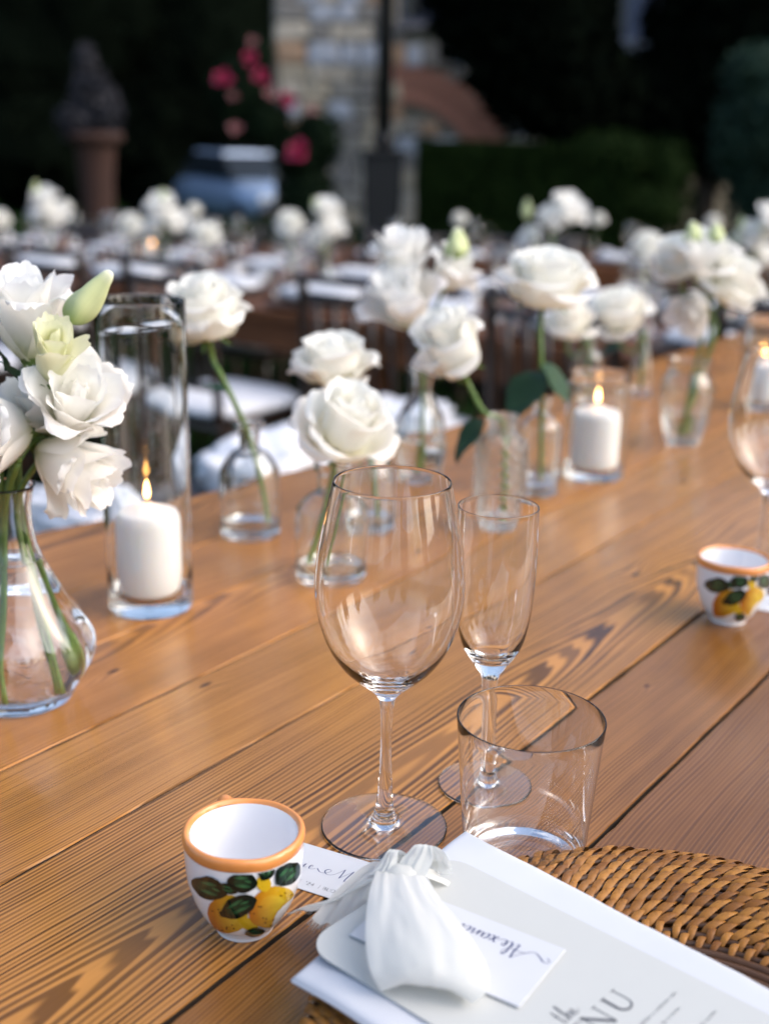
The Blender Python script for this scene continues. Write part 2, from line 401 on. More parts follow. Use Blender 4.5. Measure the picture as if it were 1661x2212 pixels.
# trees behind the photographer, seen only as reflections, and unseen side trees added to shade the background
for i, (x, y, h) in enumerate([(-13, 13, 8), (-14, 19, 8), (-8, -17, 4.4), (-1, -19, 5), (7, -17, 4.2), (15, -9, 4.6), (-19, -6, 4.2), (19, -2, 4.2), (9, 11.5, 9.5), (14, 9, 9)]):
    r = random.Random(40 + i); ls = [(r.uniform(-1, 1), r.uniform(-1, 1), h * (.35 + .5 * k / 5), 1.7 - .16 * k, 1.4) for k in range(6)]
    tree('garden_tree', 'leafy garden tree standing ' + ['unseen well to the left, added to keep light off the background', 'unseen left of the house, added to keep light off the background', 'behind the photographer on the left', 'straight behind the photographer', 'behind the photographer on the right', 'to the right of the pine table', 'beyond the left ends of the tables', 'far to the right of the pine table', 'unseen right of the hedge, added to shade the background', 'unseen right of the topiary, added to shade the background'][i % 10], 'tree', x, y, ls, 1500, .16, M['ivy_leaf'], .16, 60 + i, 'garden trees around the tables')

# --- stone house wall
def stone_wall():
    Y = 20.0; g = ground_z(0, Y)
    t = thing('stone_house', 'old stone house wall with red brick arch and shuttered window', 'house', (0, Y, g))
    mort = pm('mortar', (.36, .32, .25), .95, .3, 3, bump=.02, bscale=12)
    x0 = PX(585, Y); x1 = 9.0; H = 6.5
    wx0, wx1, wz0, wz1 = .05, .95, 3.02, 4.6
    mb = MB()
    for (a, b, c, d) in [(x0, wx0, 0, H), (wx1, x1, 0, H), (wx0, wx1, 0, wz0), (wx0, wx1, wz1, H)]:
        mb.box(((a + b) / 2, .3, (c + d) / 2), (b - a, .5, d - c))
    link('wall', mb.mesh('wall', mort, False), t)
    wf = MB(); fr = pm('window_paint', (.06, .07, .11), .5)
    for (a, b, c, d) in [(wx0 + .002, wx0 + .07, wz0, wz1), (wx1 - .07, wx1 - .002, wz0, wz1), (.47, .53, wz0, wz1)]: wf.box(((a + b) / 2, .14, (c + d) / 2), (b - a, .06, d - c))
    wf.box(((wx0 + wx1) / 2, .145, wz0 + .04), (wx1 - wx0 - .01, .05, .07))
    wo = link('window', wf.mesh('window', fr, False), t)
    link('pane', MB().box(((wx0 + wx1) / 2, .19, (wz0 + wz1) / 2), (wx1 - wx0 - .02, .01, wz1 - wz0)).mesh('pane', pm('dark_pane', (.01, .012, .02), .05), False), wo)
    link('window_sill', bevel_box('sill', (1.1, .2, .08), pm('sill_stone', (.2, .19, .2), .8, .2, 5), .01, 1, (.5, -.02, wz0 - .05)), t)
    sx0, sx1 = PX(1300, Y), PX(1372, Y); sz = atY(1336, 0, Y).z - g; sb = atY(1336, 100, Y).z - g
    w2 = link('window', bevel_box('window', (sx1 - sx0 + .14, .08, 1.5), pm('grey_frame', (.30, .31, .35), .7), .01, 1, ((sx0 + sx1) / 2, .01, sb + .75)), t)
    for k in range(2): link('shutter', bevel_box('shutter', ((sx1 - sx0) / 2 - .02, .04, 1.36), pm('blue_grey_shutter', (.22, .27, .40), .6), .006, 1, ((sx0 + sx1) / 2 + (k - .5) * (sx1 - sx0) / 2, -.055, sb + .78)), w2)
    link('window_sill', bevel_box('sill', (1.0, .22, .22), pm('pale_sill', (.52, .54, .58), .8, .15, 6), .01, 1, ((sx0 + sx1) / 2, -.05, sb - .02)), t)
    cols = [(.55, .46, .34), (.34, .31, .27), (.50, .52, .58), (.48, .31, .20), (.26, .24, .22), (.60, .52, .42)]
    mats = [pm('wall_stone', c, .9, .25, 6, bump=.02, bscale=14) for c in cols]
    bases = []
    for k in range(6):
        bm = bmesh.new(); bmesh.ops.create_cube(bm, size=1); bmesh.ops.bevel(bm, geom=bm.edges[:], offset=.13, segments=1, affect='EDGES')
        for v in bm.verts: v.co += Vector([.09 * noise.noise(v.co * 2 + Vector((k * 5, j * 9, 0))) for j in range(3)])
        bases.append(bm_mesh('stone', bm, mats[k]))
    r = random.Random(9)
    arch_c = (PX(835, Y), 0.55); ar0, ar1 = 1.32, 1.60
    z = .02
    while z < 3.9:
        h = r.uniform(.20, .34); x = x0 + .02
        while x < 2.5:
            w = r.uniform(.24, .55); cx, cz = x + w / 2, z + h / 2
            dd = math.hypot(cx - arch_c[0], cz - arch_c[1])
            inside = ar0 - .12 < dd < 1.98 and cz > arch_c[1] and cx > arch_c[0] - .05
            win = wx0 - .12 < cx < wx1 + .12 and cz > wz0 - .2
            if not inside and not win:
                link('stone', r.choice(bases), t, Matrix.Translation((cx, .03 - .03 * r.random(), cz)) @ Matrix.Diagonal((w * .95, .16, h * .93, 1)))
            x += w
        z += h
    ar1 = 1.86
    bb = bevel_box('brick', (.28, .14, .085), pm('red_brick', (.44, .20, .14), .9, .3, 9), .008, 1)
    for k in range(0, 88, 2):
        a = R_(6 + 84 * (k % 44) / 43 + (2 if k > 43 else 0)); rr = ar0 + .14 if k < 44 else ar0 + .43
        cx, cz = arch_c[0] + math.cos(a) * rr, arch_c[1] + math.sin(a) * rr
        link('brick', bb, t, Matrix.Translation((cx, .02, cz)) @ Matrix.Rotation(-a, 4, 'Y'))
stone_wall()

# --- clipped hedge
def hedge():
    Y = 15.5; xa, xb = PX(885, Y), PX(1330, Y); g = ground_z(0, Y); top = atY(1000, 318, Y).z - g
    t = thing('clipped_hedge', 'low clipped box hedge with lighter green top before the wall', 'hedge', ((xa + xb) / 2, Y, g))
    hw = (xb - xa) / 2; V, Fc = [], []
    bm = bmesh.new(); bmesh.ops.create_cube(bm, size=1); bmesh.ops.subdivide_edges(bm, edges=bm.edges[:], cuts=7, use_grid_fill=True)
    for v in bm.verts:
        v.co = Vector((v.co.x * 2 * hw, v.co.y * .8 + .4, (v.co.z + .5) * top)); v.co += Vector([.04 * noise.noise(v.co * 3 + Vector((j * 7, 0, 0))) for j in range(3)])
    bm.verts.index_update(); V = [tuple(v.co) for v in bm.verts]; Fc = [tuple(x.index for x in f.verts) for f in bm.faces]; bm.free()
    def pick(r):
        k = r.random()
        if k < .55: return Vector((r.uniform(-hw, hw), r.uniform(0, .8), top + r.uniform(-.03, .05))), Vector((0, 0, 1))
        return Vector((r.uniform(-hw, hw), r.uniform(-.05, .02), r.uniform(0, top))), Vector((0, -1, 0))
    leaf_cloud(V, Fc, 7000, pick, .05, random.Random(2))
    link('foliage', mesh('foliage', V, Fc, M['box_leaf'], False), t)
hedge()
def bush(name, label, cat, x, y, lobes, n, size, mat, seed):
    g = ground_z(x, y); t = thing(name, label, cat, (x, y, g)); V, Fc = [], []
    lobe_core(V, Fc, lobes, .8, seed); leaf_cloud(V, Fc, n, lobes_pick(lobes), size, random.Random(seed))
    link('foliage', mesh('foliage', V, Fc, mat, False), t)
    mb = MB()
    for k in range(4): mb.tube([(0.03 * k - .05, .02 * (k % 2), -.05), (lobes[k % len(lobes)][0] * .6, lobes[k % len(lobes)][1], lobes[k % len(lobes)][2])], .02, 6)
    link('stem', mb.mesh('stem', M['bark']), t); return t
Y = 16.2; fx = PX(1380, Y); g = ground_z(0, Y)
bush('garden_shrub', 'mid-green loose shrub at the right end of the clipped hedge', 'shrub', fx, Y, place_lobes(fx, Y, [L_(1350, 350, Y, 70, 60), (L_(1430, 370, Y, 60, 70)), L_(1300, 330, Y, 60, 45), L_(1380, 450, Y, 110, 70)]), 2600, .05, M['box_leaf'], 21)
Y = 9.0; fx = PX(1690, Y)
bush('topiary_bush', 'blue-green rounded topiary bush at the right edge', 'topiary', fx, Y, place_lobes(fx, Y, [L_(1640, 160, Y, 75, 60), L_(1690, 260, Y, 130, 130), L_(1620, 300, Y, 80, 90), L_(1640, 400, Y, 70, 60), L_(1700, 460, Y, 120, 100)]), 4200, .035, M['topiary_leaf'], 22)
# --- rose bush with pink blossoms
Y = 15.0; fx = PX(640, Y)
def blossom_mesh(mat, seed):
    r = random.Random(seed); V, Fc = [], []
    for k in range(14):
        a = k * 2.4; rr = .35 + .65 * k / 14; tl = .2 + 1.0 * k / 14
        c = Vector((math.cos(a), math.sin(a), 0)); n = Vector((-c.y, c.x, 0))
        b = len(V)
        for (u, v) in [(-.6, 0), (.6, 0), (.8, .6), (0, 1), (-.8, .6)]:
            p = c * (.12 + rr * v * math.sin(tl)) + n * u * .5 * rr + Vector((0, 0, v * math.cos(tl) * .9)); V.append(tuple(p))
        Fc.append((b, b + 1, b + 2, b + 3, b + 4))
    return mesh('blossom', V, Fc, mat)
pinks = [blossom_mesh(pm('pink_petal', (.42, .03, .10), .6, .2, 9), 1), blossom_mesh(pm('pale_pink_petal', (.45, .20, .20), .6, .2, 9), 2)]
rb = bush('rose_bush', 'climbing rose bush with deep pink blossoms at the wall corner', 'rose bush', fx, Y,
          place_lobes(fx, Y, [L_(520, 200, Y, 60, 70), L_(570, 260, Y, 50, 55), L_(650, 330, Y, 60, 60), L_(560, 120, Y, 30, 40), L_(690, 300, Y, 45, 60), L_(660, 430, Y, 60, 80)]), 2600, .05, M['ivy_leaf'], 23)
for i, (x, y, s, k) in enumerate([(482, 172, 24, 0), (540, 130, 20, 0), (565, 170, 22, 0), (510, 280, 17, 1), (645, 330, 30, 0), (625, 218, 22, 0), (672, 238, 14, 1), (545, 92, 13, 1), (585, 205, 16, 1), (505, 210, 13, 1)]):
    p = atY(x, y, Y - .35); sc = s / FPX * Y
    link('blossom', pinks[k], rb, Matrix.Translation(p - Vector((fx, Y, ground_z(fx, Y)))) @ Matrix.Rotation(1.1, 4, 'X') @ Matrix.Rotation(i, 4, 'Z') @ Matrix.Diagonal((sc, sc, sc, 1)))
# --- terracotta urn with a grey-leaved plant
Y = 13.0; fx = PX(215, Y); g = ground_z(fx, Y); k = Y / FPX * 1.04
zt = atY(215, 285, Y).z - g; zb = 0
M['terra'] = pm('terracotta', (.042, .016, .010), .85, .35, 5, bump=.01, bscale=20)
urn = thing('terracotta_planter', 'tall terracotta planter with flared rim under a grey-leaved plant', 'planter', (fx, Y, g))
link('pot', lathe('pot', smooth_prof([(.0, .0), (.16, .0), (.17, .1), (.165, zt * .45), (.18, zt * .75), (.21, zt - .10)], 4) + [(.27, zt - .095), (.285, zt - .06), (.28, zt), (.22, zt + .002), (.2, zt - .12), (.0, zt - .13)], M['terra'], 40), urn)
fx2 = fx
pl = thing('potted_plant', 'grey-violet leafy plant growing in the terracotta planter', 'plant', (fx, Y, g + zt - .12))
V, Fc = [], []; lob = [(-.12, 0, .22, .22, .22), (.1, 0, .3, .2, .25), (0, 0, .5, .18, .2), (-.05, .0, .75, .1, .2)]
leaf_cloud(V, Fc, 1500, lobes_pick(lob), .06, random.Random(4)); link('foliage', mesh('foliage', V, Fc, M['lav_leaf'], False), pl)
mb = MB()
for q in range(5): mb.tube([(.03 * q - .06, 0, 0), (.06 * q - .12, .02, .5)], .01, 5)
link('stem', mb.mesh('stem', M['bark']), pl)
# --- black pole in a tall dark planter
Y = 12.0; fx = PX(812, Y); g = ground_z(fx, Y); zt = atY(812, 335, Y).z - g
M['iron'] = pm('black_iron', (.005, .005, .006), .6, .2, 10)
tp = thing('square_planter', 'tall tapered black planter holding the pole', 'planter', (fx, Y, g))
bm = bmesh.new(); bmesh.ops.create_cube(bm, size=1)
for v in bm.verts:
    w = .19 if v.co.z > 0 else .15; v.co = Vector((math.copysign(w, v.co.x), math.copysign(w, v.co.y), zt if v.co.z > 0 else 0))
bmesh.ops.bevel(bm, geom=bm.edges[:], offset=.015, segments=2, affect='EDGES'); link('pot', bm_mesh('pot', bm, M['iron']), tp)
link('rim', bevel_box('rim', (.44, .44, .05), M['iron'], .008, 1, (0, 0, zt + .026)), tp)
po = thing('parasol_pole', 'slim black parasol pole rising from the dark planter', 'pole', (fx, Y, g + zt + .052))
link('shaft', lathe('shaft', [(0, 0), (.075, 0), (.075, 3.2), (.03, 3.25), (0, 3.25)], M['iron'], 20), po)
link('collar', lathe('collar', [(.076, .02), (.10, .02), (.10, .12), (.076, .14)], M['iron'], 20), po)
# --- parked car
def car():
    Y = 25.0; c = atY(505, 470, Y); g = ground_z(0, Y) + .05
    t = thing('parked_car', 'pale silver-blue car parked beyond the tables', 'car', (c.x + .1, Y + 1.4, g + .25), R_(32))
    paint = pm('silver_blue_paint', (.36, .47, .66), .25, Metallic=.2, Coat_Weight=1.0, Coat_Roughness=.05)
    sec = [(-2.1, .42, .60, .62), (-2.0, .28, .74, .78), (-1.2, .22, .92, .84), (-.95, .22, .96, .85), (.9, .22, 1.0, .86), (1.7, .25, .98, .84), (2.05, .35, .80, .74)]
    V, Fc = [], []
    for (y, z0, z1, w) in sec:
        for (a, b) in [(-1, 0), (-1.03, .45), (-.95, .85), (-.75, 1), (.75, 1), (.95, .85), (1.03, .45), (1, 0)]: V.append((a * w, y, z0 + (z1 - z0) * b))
    for i in range(len(sec) - 1):
        for k in range(8): Fc.append((i * 8 + k, i * 8 + (k + 1) % 8, (i + 1) * 8 + (k + 1) % 8, (i + 1) * 8 + k))
    Fc += [tuple(range(8)), tuple((len(sec) - 1) * 8 + k for k in reversed(range(8)))]
    link('body', mesh('body', V, Fc, paint), t)
    def cab(name, pts, mat):
        V = [p for p in pts]; link(name, mesh(name, V, [(0, 1, 2, 3), (4, 7, 6, 5), (0, 4, 5, 1), (1, 5, 6, 2), (2, 6, 7, 3), (3, 7, 4, 0)], mat, False), t)
    cab('cabin_roof', [(-.62, -.25, 1.40), (.62, -.25, 1.40), (.62, 1.25, 1.42), (-.62, 1.25, 1.42), (-.56, -.2, 1.47), (.56, -.2, 1.47), (.56, 1.2, 1.48), (-.56, 1.2, 1.48)], paint)
    gl = pm('car_glass', (.02, .025, .03), .25, Specular_IOR_Level=.2)
    cab('windscreen', [(-.76, -1.0, .955), (.76, -1.0, .955), (.76, -.9, .955), (-.76, -.9, .955), (-.62, -.27, 1.40), (.62, -.27, 1.40), (.62, -.2, 1.40), (-.62, -.2, 1.40)], gl)
    for s in (-1, 1):
        cab('side_window', [(s * .78, -.88, .965), (s * .74, -.88, .965), (s * .74, 1.6, .99), (s * .78, 1.6, .99), (s * .64, -.19, 1.40), (s * .6, -.19, 1.40), (s * .6, 1.2, 1.41), (s * .64, 1.2, 1.41)], gl)
        link('headlight', bevel_box('headlight', (.34, .12, .14), pm('lamp_glass', (.8, .85, .9), .05, Coat_Weight=1.0), .03, 2, (s * .55, -2.02, .62)), t)
        for yy in (-1.3, 1.3):
            w = link('wheel', lathe('wheel', [(.0, -.1), (.2, -.1), (.3, -.1), (.33, -.06), (.33, .06), (.3, .1), (.2, .1), (0, .1)], pm('tyre', (.015, .015, .016), .8), 24), t, Matrix.Translation((s * .76, yy, .21)) @ Matrix.Rotation(math.pi / 2, 4, 'Y'))
            link('rim', lathe('rim', [(0, .105), (.19, .105), (.2, .09)], M['steel'], 20), w)
    link('bumper', bevel_box('bumper', (1.5, .16, .16), pm('bumper_plastic', (.03, .03, .035), .5), .04, 2, (0, -2.08, .36)), t)
car()

# ================================================================== the near dining table
TH = 54.7
TU = Vector((math.cos(R_(TH)), math.sin(R_(TH)), 0)); TN = Vector((-TU.y, TU.x, 0))
tbl = thing('dining_table', 'long varnished pine plank table in front, laid with glasses and roses', 'table', (0, 0, 0), R_(TH))
U0_, U1_ = -.75, 3.05
EDGE = ([-1, .55, .763, .823, .942, 1.075, 1.2, 1.41, 1.54, 2.1, 3.1], [1.0, .972, .954, .938, .925, .913, .897, .888, .882, .893, .893])
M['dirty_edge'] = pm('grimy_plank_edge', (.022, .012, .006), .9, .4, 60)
def plank(i, n0, n1, mat, gap0=.001, gap1=.001, outer=False):
    r = random.Random(100 + i); th = .034; NS = 420; yc = (n0 + n1) / 2
    V, Fc = [], []
    for k in range(NS + 1):
        u = U0_ + (U1_ - U0_) * k / NS
        j0 = gap0 + .0006 * noise.noise(Vector((u * 22, i * 7, 0))) + .0004 * noise.noise(Vector((u * 140, i * 5, 2))) + .0016 * max(0, noise.noise(Vector((u * 60, i * 3, 5)))) ** 2
        j1 = gap1 + .0006 * noise.noise(Vector((u * 22, i * 7 + 3, 0))) + .0004 * noise.noise(Vector((u * 140, i * 5, 7))) + .0016 * max(0, noise.noise(Vector((u * 60, i * 3, 9)))) ** 2
        a = n0 + j0; b = (float(np.interp(u, *EDGE)) + .003 * noise.noise(Vector((u * 6, 0, 1)))) if outer else n1 - j1
        c = .0009
        for (y, z) in [(a, -th), (a, -c * 1.3), (a + c * .4, -c * .4), (a + c * 1.4, 0), (b - c * 1.4, 0), (b - c * .4, -c * .4), (b, -c * 1.3), (b, -th)]:
            V.append((u, y - yc, z))
    for k in range(NS):
        for q in range(8): Fc.append((k * 8 + q, (k + 1) * 8 + q, (k + 1) * 8 + (q + 1) % 8, k * 8 + (q + 1) % 8))
    Fc += [tuple(range(8)), tuple(NS * 8 + q for q in reversed(range(8)))]
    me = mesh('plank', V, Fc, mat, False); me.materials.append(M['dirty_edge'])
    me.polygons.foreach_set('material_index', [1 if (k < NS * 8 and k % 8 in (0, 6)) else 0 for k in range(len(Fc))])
    # smooth only the rounded arrises
    link('plank', me, tbl, Matrix.Translation((0, yc, 0)))
LT = (.53, .232, .056); LM = (.52, .212, .048); LR = (.33, .140, .036)
DK = (.058, .021, .007); DR = (.085, .032, .010)
#            n0    n1     light dark   yc     depth slope period seed contrast knots stain red gaps
PL = [(-.080, .052, (.20, .082, .030), DR, .30, .10, .02, .0032, 1.3, .55, (), .3, .01, .001, .001),
      (.052, .160, (.205, .085, .031), DR, -.25, .06, .03, .0030, 2.1, .55, (), .35, .01, .001, .001),
      (.160, .260, (.25, .105, .030), DR, .22, .10, .03, .0024, 3.7, .80, (), .45, .01, .001, .0011),
      (.260, .3495, LR, DR, .26, .14, .015, .0021, 4.4, .80, ((.80, .02, .004),), .50, .01, .0014, .0024),
      (.3495, .4955, LT, DK, -.022, .010, .034, .0027, 5.2, 1.0, ((.715, .052, .004), (1.02, .012, .008)), .26, 0, .0010, .0007),
      (.4955, .5955, LT, DK, .16, .05, .02, .0021, 6.9, .80, ((.60, .036, .0062), (.78, -.045, .005), (1.35, -.02, .007)), .28, 0, .0008, .0012),
      (.5955, .700, LM, DK, .045, .03, .016, .0028, 7.3, .62, ((.575, .004, .0062), (.95, -.02, .007)), .34, 0, .0008, .0005),
      (.700, .805, LM, DK, -.18, .08, .02, .0030, 8.8, .60, ((.75, .02, .008),), .4, 0, .0005, .0006),
      (.805, .900, LM, DK, .06, .05, .02, .0040, 9.5, .65, ((.95, .03, .009),), .35, 0, .0006, .001)]
for i, (n0, n1, lt, dk, yc, dp, slp, per, sd_, con, kn, st, rd, g0, g1) in enumerate(PL):
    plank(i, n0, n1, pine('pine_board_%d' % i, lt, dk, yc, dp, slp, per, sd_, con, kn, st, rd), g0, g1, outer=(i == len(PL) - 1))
pw = pine('pine_leg', LM, DK, .2, .1, .02, .005, 11.0, .6)
dk = MB().box((1.15, .41, -.055), (3.5, .78, .04)).mesh('underside_board', M['dark_wood'], False); link('underside_board', dk, tbl)
for (u, n) in [(-.55, .05), (-.55, .75), (2.85, .05), (2.85, .75)]:
    link('leg', bevel_box('leg', (.08, .08, .684), pw, .006, 2, (u, n, -.418)), tbl)

# ------------------------------------------------------------------ glassware
def glass_thing(name, label, cat, loc, sections, mat, n=64, fn=None, group=None):
    """sections: [(part name, [(r, z) ...])] that follow one another round the closed wall of the glass"""
    t = thing(name, label, cat, loc, group=group)
    for (pn, prof) in sections:
        link(pn, lathe(pn, prof, mat, n, fn), t)
    return t
def wall(outer, th, th_b, floor=None):
    """closed outer+inner profile of a vessel from (r,z) outer points, bottom to top"""
    o = smooth_prof(outer, 5); rim_r, rim_z = o[-1]
    inn = []
    for (r, z) in reversed(o):
        f = min(1, max(0, (z - th_b) / .02)); tt = th
        if z <= th_b + .001: break
        inn.append((max(r - tt, 0.0003), z))
    last = inn[-1]; inn.append((last[0] * .8, th_b + .0008)); inn.append((0, th_b))
    top = [(rim_r - th * .15, rim_z + th * .40), (rim_r - th * .5, rim_z + th * .55), (rim_r - th * .85, rim_z + th * .40)]
    return [(0, 0)] + o + top + inn
WB_O = [(.0049, .0835), (.0095, .0890), (.0185, .0965), (.0265, .1045), (.0339, .1165), (.0393, .1325), (.0415, .150), (.0402, .1689), (.0379, .1822), (.0353, .1954), (.0319, .2110)]
WB_I = [(.0311, .2110), (.0345, .1954), (.0371, .1822), (.0394, .1689), (.0407, .150), (.0385, .1329), (.0330, .1172), (.0254, .1060), (.0171, .0988), (.0078, .0944), (0, .0935)]
W_ST = [(.0081, .0060), (.0066, .0095), (.0052, .0150), (.0044, .0240), (.0036, .0400), (.0033, .0560), (.0034, .0700), (.0039, .0780), (.0049, .0835)]
W_FT = [(0, .0008), (.015, .0006), (.030, .0003), (.0355, 0), (.0367, .0006), (.0368, .0012), (.0360, .0019), (.030, .0024), (.022, .0030), (.014, .0040), (.0105, .0047), (.0081, .0060)]
def wine_glass(label, loc, group=None):
    b = smooth_prof(WB_O, 6) + [(.03185, .2113), (.0315, .2115), (.0312, .2113)] + smooth_prof(WB_I, 6)
    return glass_thing('wine_glass', label, 'wine glass', loc, [('foot', smooth_prof(W_FT, 3)), ('stem', smooth_prof(W_ST, 5)), ('bowl', b)], M['glass'], 72, group=group)
WP = at(829.5, 1787); FP = at(1046.6, 1695)
wine_glass('large clear wine glass standing beside the lemon cup, nearest to the napkin', WP)
wine_glass('clear wine glass behind the farther lemon cup', at(1636, 1252))
FB_O = [(.0051, .0735), (.0068, .0770), (.0115, .0845), (.0172, .0935), (.0207, .1050), (.0232, .1229), (.0244, .1522), (.0238, .1822)]
FB_I = [(.0231, .1822), (.0237, .1522), (.0225, .1229), (.0198, .1057), (.0156, .0950), (.0090, .0880), (0, .0862)]
F_ST = [(.0072, .0050), (.0058, .0090), (.0050, .0170), (.0046, .0460), (.0046, .0640), (.0051, .0735)]
F_FT = [(0, .0008), (.012, .0006), (.024, .0003), (.0281, 0), (.0292, .0006), (.0293, .0012), (.0285, .0018), (.024, .0022), (.016, .0030), (.010, .0038), (.0072, .0050)]
glass_thing('champagne_flute', 'slim champagne flute between the wine glass and the tumbler', 'flute', FP,
            [('foot', smooth_prof(F_FT, 3)), ('stem', smooth_prof(F_ST, 5)), ('bowl', smooth_prof(FB_O, 6) + [(.02375, .1826), (.02335, .1829), (.0230, .1826)] + smooth_prof(FB_I, 6))], M['glass'], 64)
TP = at(1128, 1862)
TH_ = .0012
t_o = [(.0316, 0), (.0328, .0006), (.0334, .0030)] + [(.0335 + (.0402 - .0335) * k / 12, .006 + (.0895 - .006) * k / 12) for k in range(13)]
t_i = [(.0402 - .0010 - (.0402 - .0340) * k / 12, .0895 - (.0895 - .012) * k / 12) for k in range(13)] + [(.0322, .0100), (.0312, .0082), (.028, .0070), (.014, .0063), (0, .0060)]
glass_thing('tumbler', 'low straight water tumbler touching the wicker charger', 'tumbler', TP,
            [('base', [(0, .0014), (.020, .0012), (.027, .0004), (.0316, 0)]), ('wall', t_o + [(.04012, .08985), (.03990, .09005), (.0397, .09010), (.0395, .09005), (.03928, .08985)] + t_i)], M['glass'], 72)

# ------------------------------------------------------------------ lemon cups
CUP = [(.0145, .0), (.0150, .0006), (.0152, .0022), (.0165, .0042), (.0205, .0085), (.0248, .0164), (.0275, .0240), (.0289, .0300), (.0297, .0400), (.0300, .0470)]
CUPI = [(.0268, .0510), (.0268, .045), (.0266, .036), (.0255, .026), (.0225, .017), (.016, .010), (.008, .0075), (0, .0070)]
RIMP = [(.0300, .0470), (.0306, .0492), (.0307, .0510), (.0301, .0524), (.0289, .0530), (.0276, .0526), (.0268, .0510)]
CUP, CUPI, RIMP = [[(r, z * 1.07) for r, z in q] for q in (CUP, CUPI, RIMP)]
cup_prof = smooth_prof(CUP, 6)
def cup_r(z): return float(np.interp(z, [p[1] for p in cup_prof], [p[0] for p in cup_prof]))
CP = at(530, 1998); CP.z = 0
def cup_hit(x, y):
    """photo point on the near cup -> (angle, height) on its side"""
    d = ray(x, y).normalized(); p0 = CPOS - CP; tt = .3
    for _ in range(4000):
        p = p0 + d * tt
        if 0 < p.z < .0515 and math.hypot(p.x, p.y) < cup_r(p.z): return math.atan2(p.y, p.x), p.z
        tt += .0001
        if p.z < -.01: break
    return None
def c3(x, y): return (324.4 + x * .3906, 1686.9 + y * .3906)       # enlarged photo crop -> photo place
def paint_patch(V, Fc, Cc, poly, off, cfun, rings=7):
    """a stroke of glaze: polygon outline in (angle, height), laid on the cup's side"""
    P = np.array(poly); c = P.mean(0); b = len(V); m = len(P)
    Q = [P * f + c * (1 - f) for f in np.linspace(1, .25, rings)]
    for q, f in zip(Q, np.linspace(1, .25, rings)):
        for (a, z) in q:
            z = min(max(z, .0015), .0500); r = cup_r(z) + off
            V.append((r * math.cos(a), r * math.sin(a), z)); Cc.append(cfun(a, z, f))
    z = min(max(c[1], .002), .048); r = cup_r(z) + off
    V.append((r * math.cos(c[0]), r * math.sin(c[0]), z)); Cc.append(cfun(c[0], z, 0))
    for i in range(rings - 1):
        for k in range(m): Fc.append((b + i * m + k, b + i * m + (k + 1) % m, b + (i + 1) * m + (k + 1) % m, b + (i + 1) * m + k))
    for k in range(m): Fc.append((b + (rings - 1) * m + k, b + (rings - 1) * m + (k + 1) % m, b + rings * m))
def px_poly(pts):
    out = []
    for (x, y) in pts:
        h = cup_hit(*c3(x, y))
        if h: out.append(h)
    return out
def ellipse(cx, cy, a, b, rot, m=22, pinch=0.0, jit=.03, seed=0):
    r = random.Random(seed); out = []
    for k in range(m):
        t = 2 * math.pi * k / m; x = a * math.cos(t); y = b * math.sin(t) * (1 - pinch * abs(math.cos(t)) ** 3)
        f = 1 + r.uniform(-jit, jit); x *= f; y *= f; c, s = math.cos(rot), math.sin(rot)
        out.append((cx + x * c - y * s, cy + x * s + y * c))
    return out
def paint_mesh(name, items):
    V, Fc, Cc = [], [], []
    for (poly, off, cf) in items:
        pp = px_poly(poly)
        if len(pp) > 4: paint_patch(V, Fc, Cc, pp, off, cf)
    me = mesh(name, V, Fc, M['paint']); at_ = me.color_attributes.new('paint', 'FLOAT_COLOR', 'POINT')
    for i, c in enumerate(Cc): at_.data[i].color = (*c, 1)
    return me
def lerp3(a, b, t): t = min(1, max(0, t)); return tuple(x + (y - x) * t for x, y in zip(a, b))
OR, YE, YL = (.52, .15, .012), (.66, .42, .018), (.75, .55, .05)
def lemon_c(cx, dirx):
    h = cup_hit(*c3(cx, 700)); a0 = h[0]
    return lambda a, z, f: lerp3(OR, YL if f < .6 else YE, .78 + (a - a0) * dirx * 1.6)
G0, G1, G2 = (.003, .010, .006), (.008, .038, .016), (.05, .17, .065)
def leaf_items(cx, cy, L, Wd, rot, off, seed):
    c, s = math.cos(rot), math.sin(rot)
    it = [(ellipse(cx, cy, L, Wd, rot, 20, .55, .05, seed), off, lambda a, z, f: G0 if f > .6 else G1)]
    for k, (dx, dy, l, w) in enumerate([(-.1, -.38, .5, .20), (.05, .34, .55, .20), (.35, -.12, .3, .12)]):
        x, y = dx * L, dy * Wd
        it.append((ellipse(cx + x * c - y * s, cy + x * s + y * c, l * L, w * Wd, rot + .1 * k - .1, 12, .5, .08, seed + k), off + .00012, lambda a, z, f: lerp3(G1, G2, 1 - f)))
    return it
lemon_me = paint_mesh('lemon', [(ellipse(430, 735, 112, 106, .5, 24, .1, .02, 1), .00030, lemon_c(470, 1)),
                                (ellipse(545, 790, 55, 34, .3, 16, .1, .03, 4), .00036, lambda a, z, f: YE),
                                (ellipse(672, 695, 138, 108, -.65, 26, .2, .02, 2), .00045, lemon_c(690, 1)),
                                (ellipse(628, 565, 40, 46, -.2, 16, .1, .03, 3), .00050, lambda a, z, f: YE)])
dots = []; rr_ = random.Random(5)
for (cx, cy, n) in [(385, 720, 8), (590, 710, 7), (740, 610, 4), (650, 775, 5), (440, 815, 5)]:
    for k in range(n): dots.append((ellipse(cx + rr_.uniform(-38, 38), cy + rr_.uniform(-24, 24), 5, 4, 0, 7), .00062, lambda a, z, f: (.10, .035, .008)))
dot_me = paint_mesh('speckle', dots)
LEAFS = [(330, 590, 105, 62, .35), (510, 555, 85, 62, .1), (640, 488, 62, 48, -1.2), (755, 512, 84, 60, -.75), (490, 690, 110, 60, -.45), (578, 832, 55, 26, -.1), (430, 590, 60, 26, .4)]
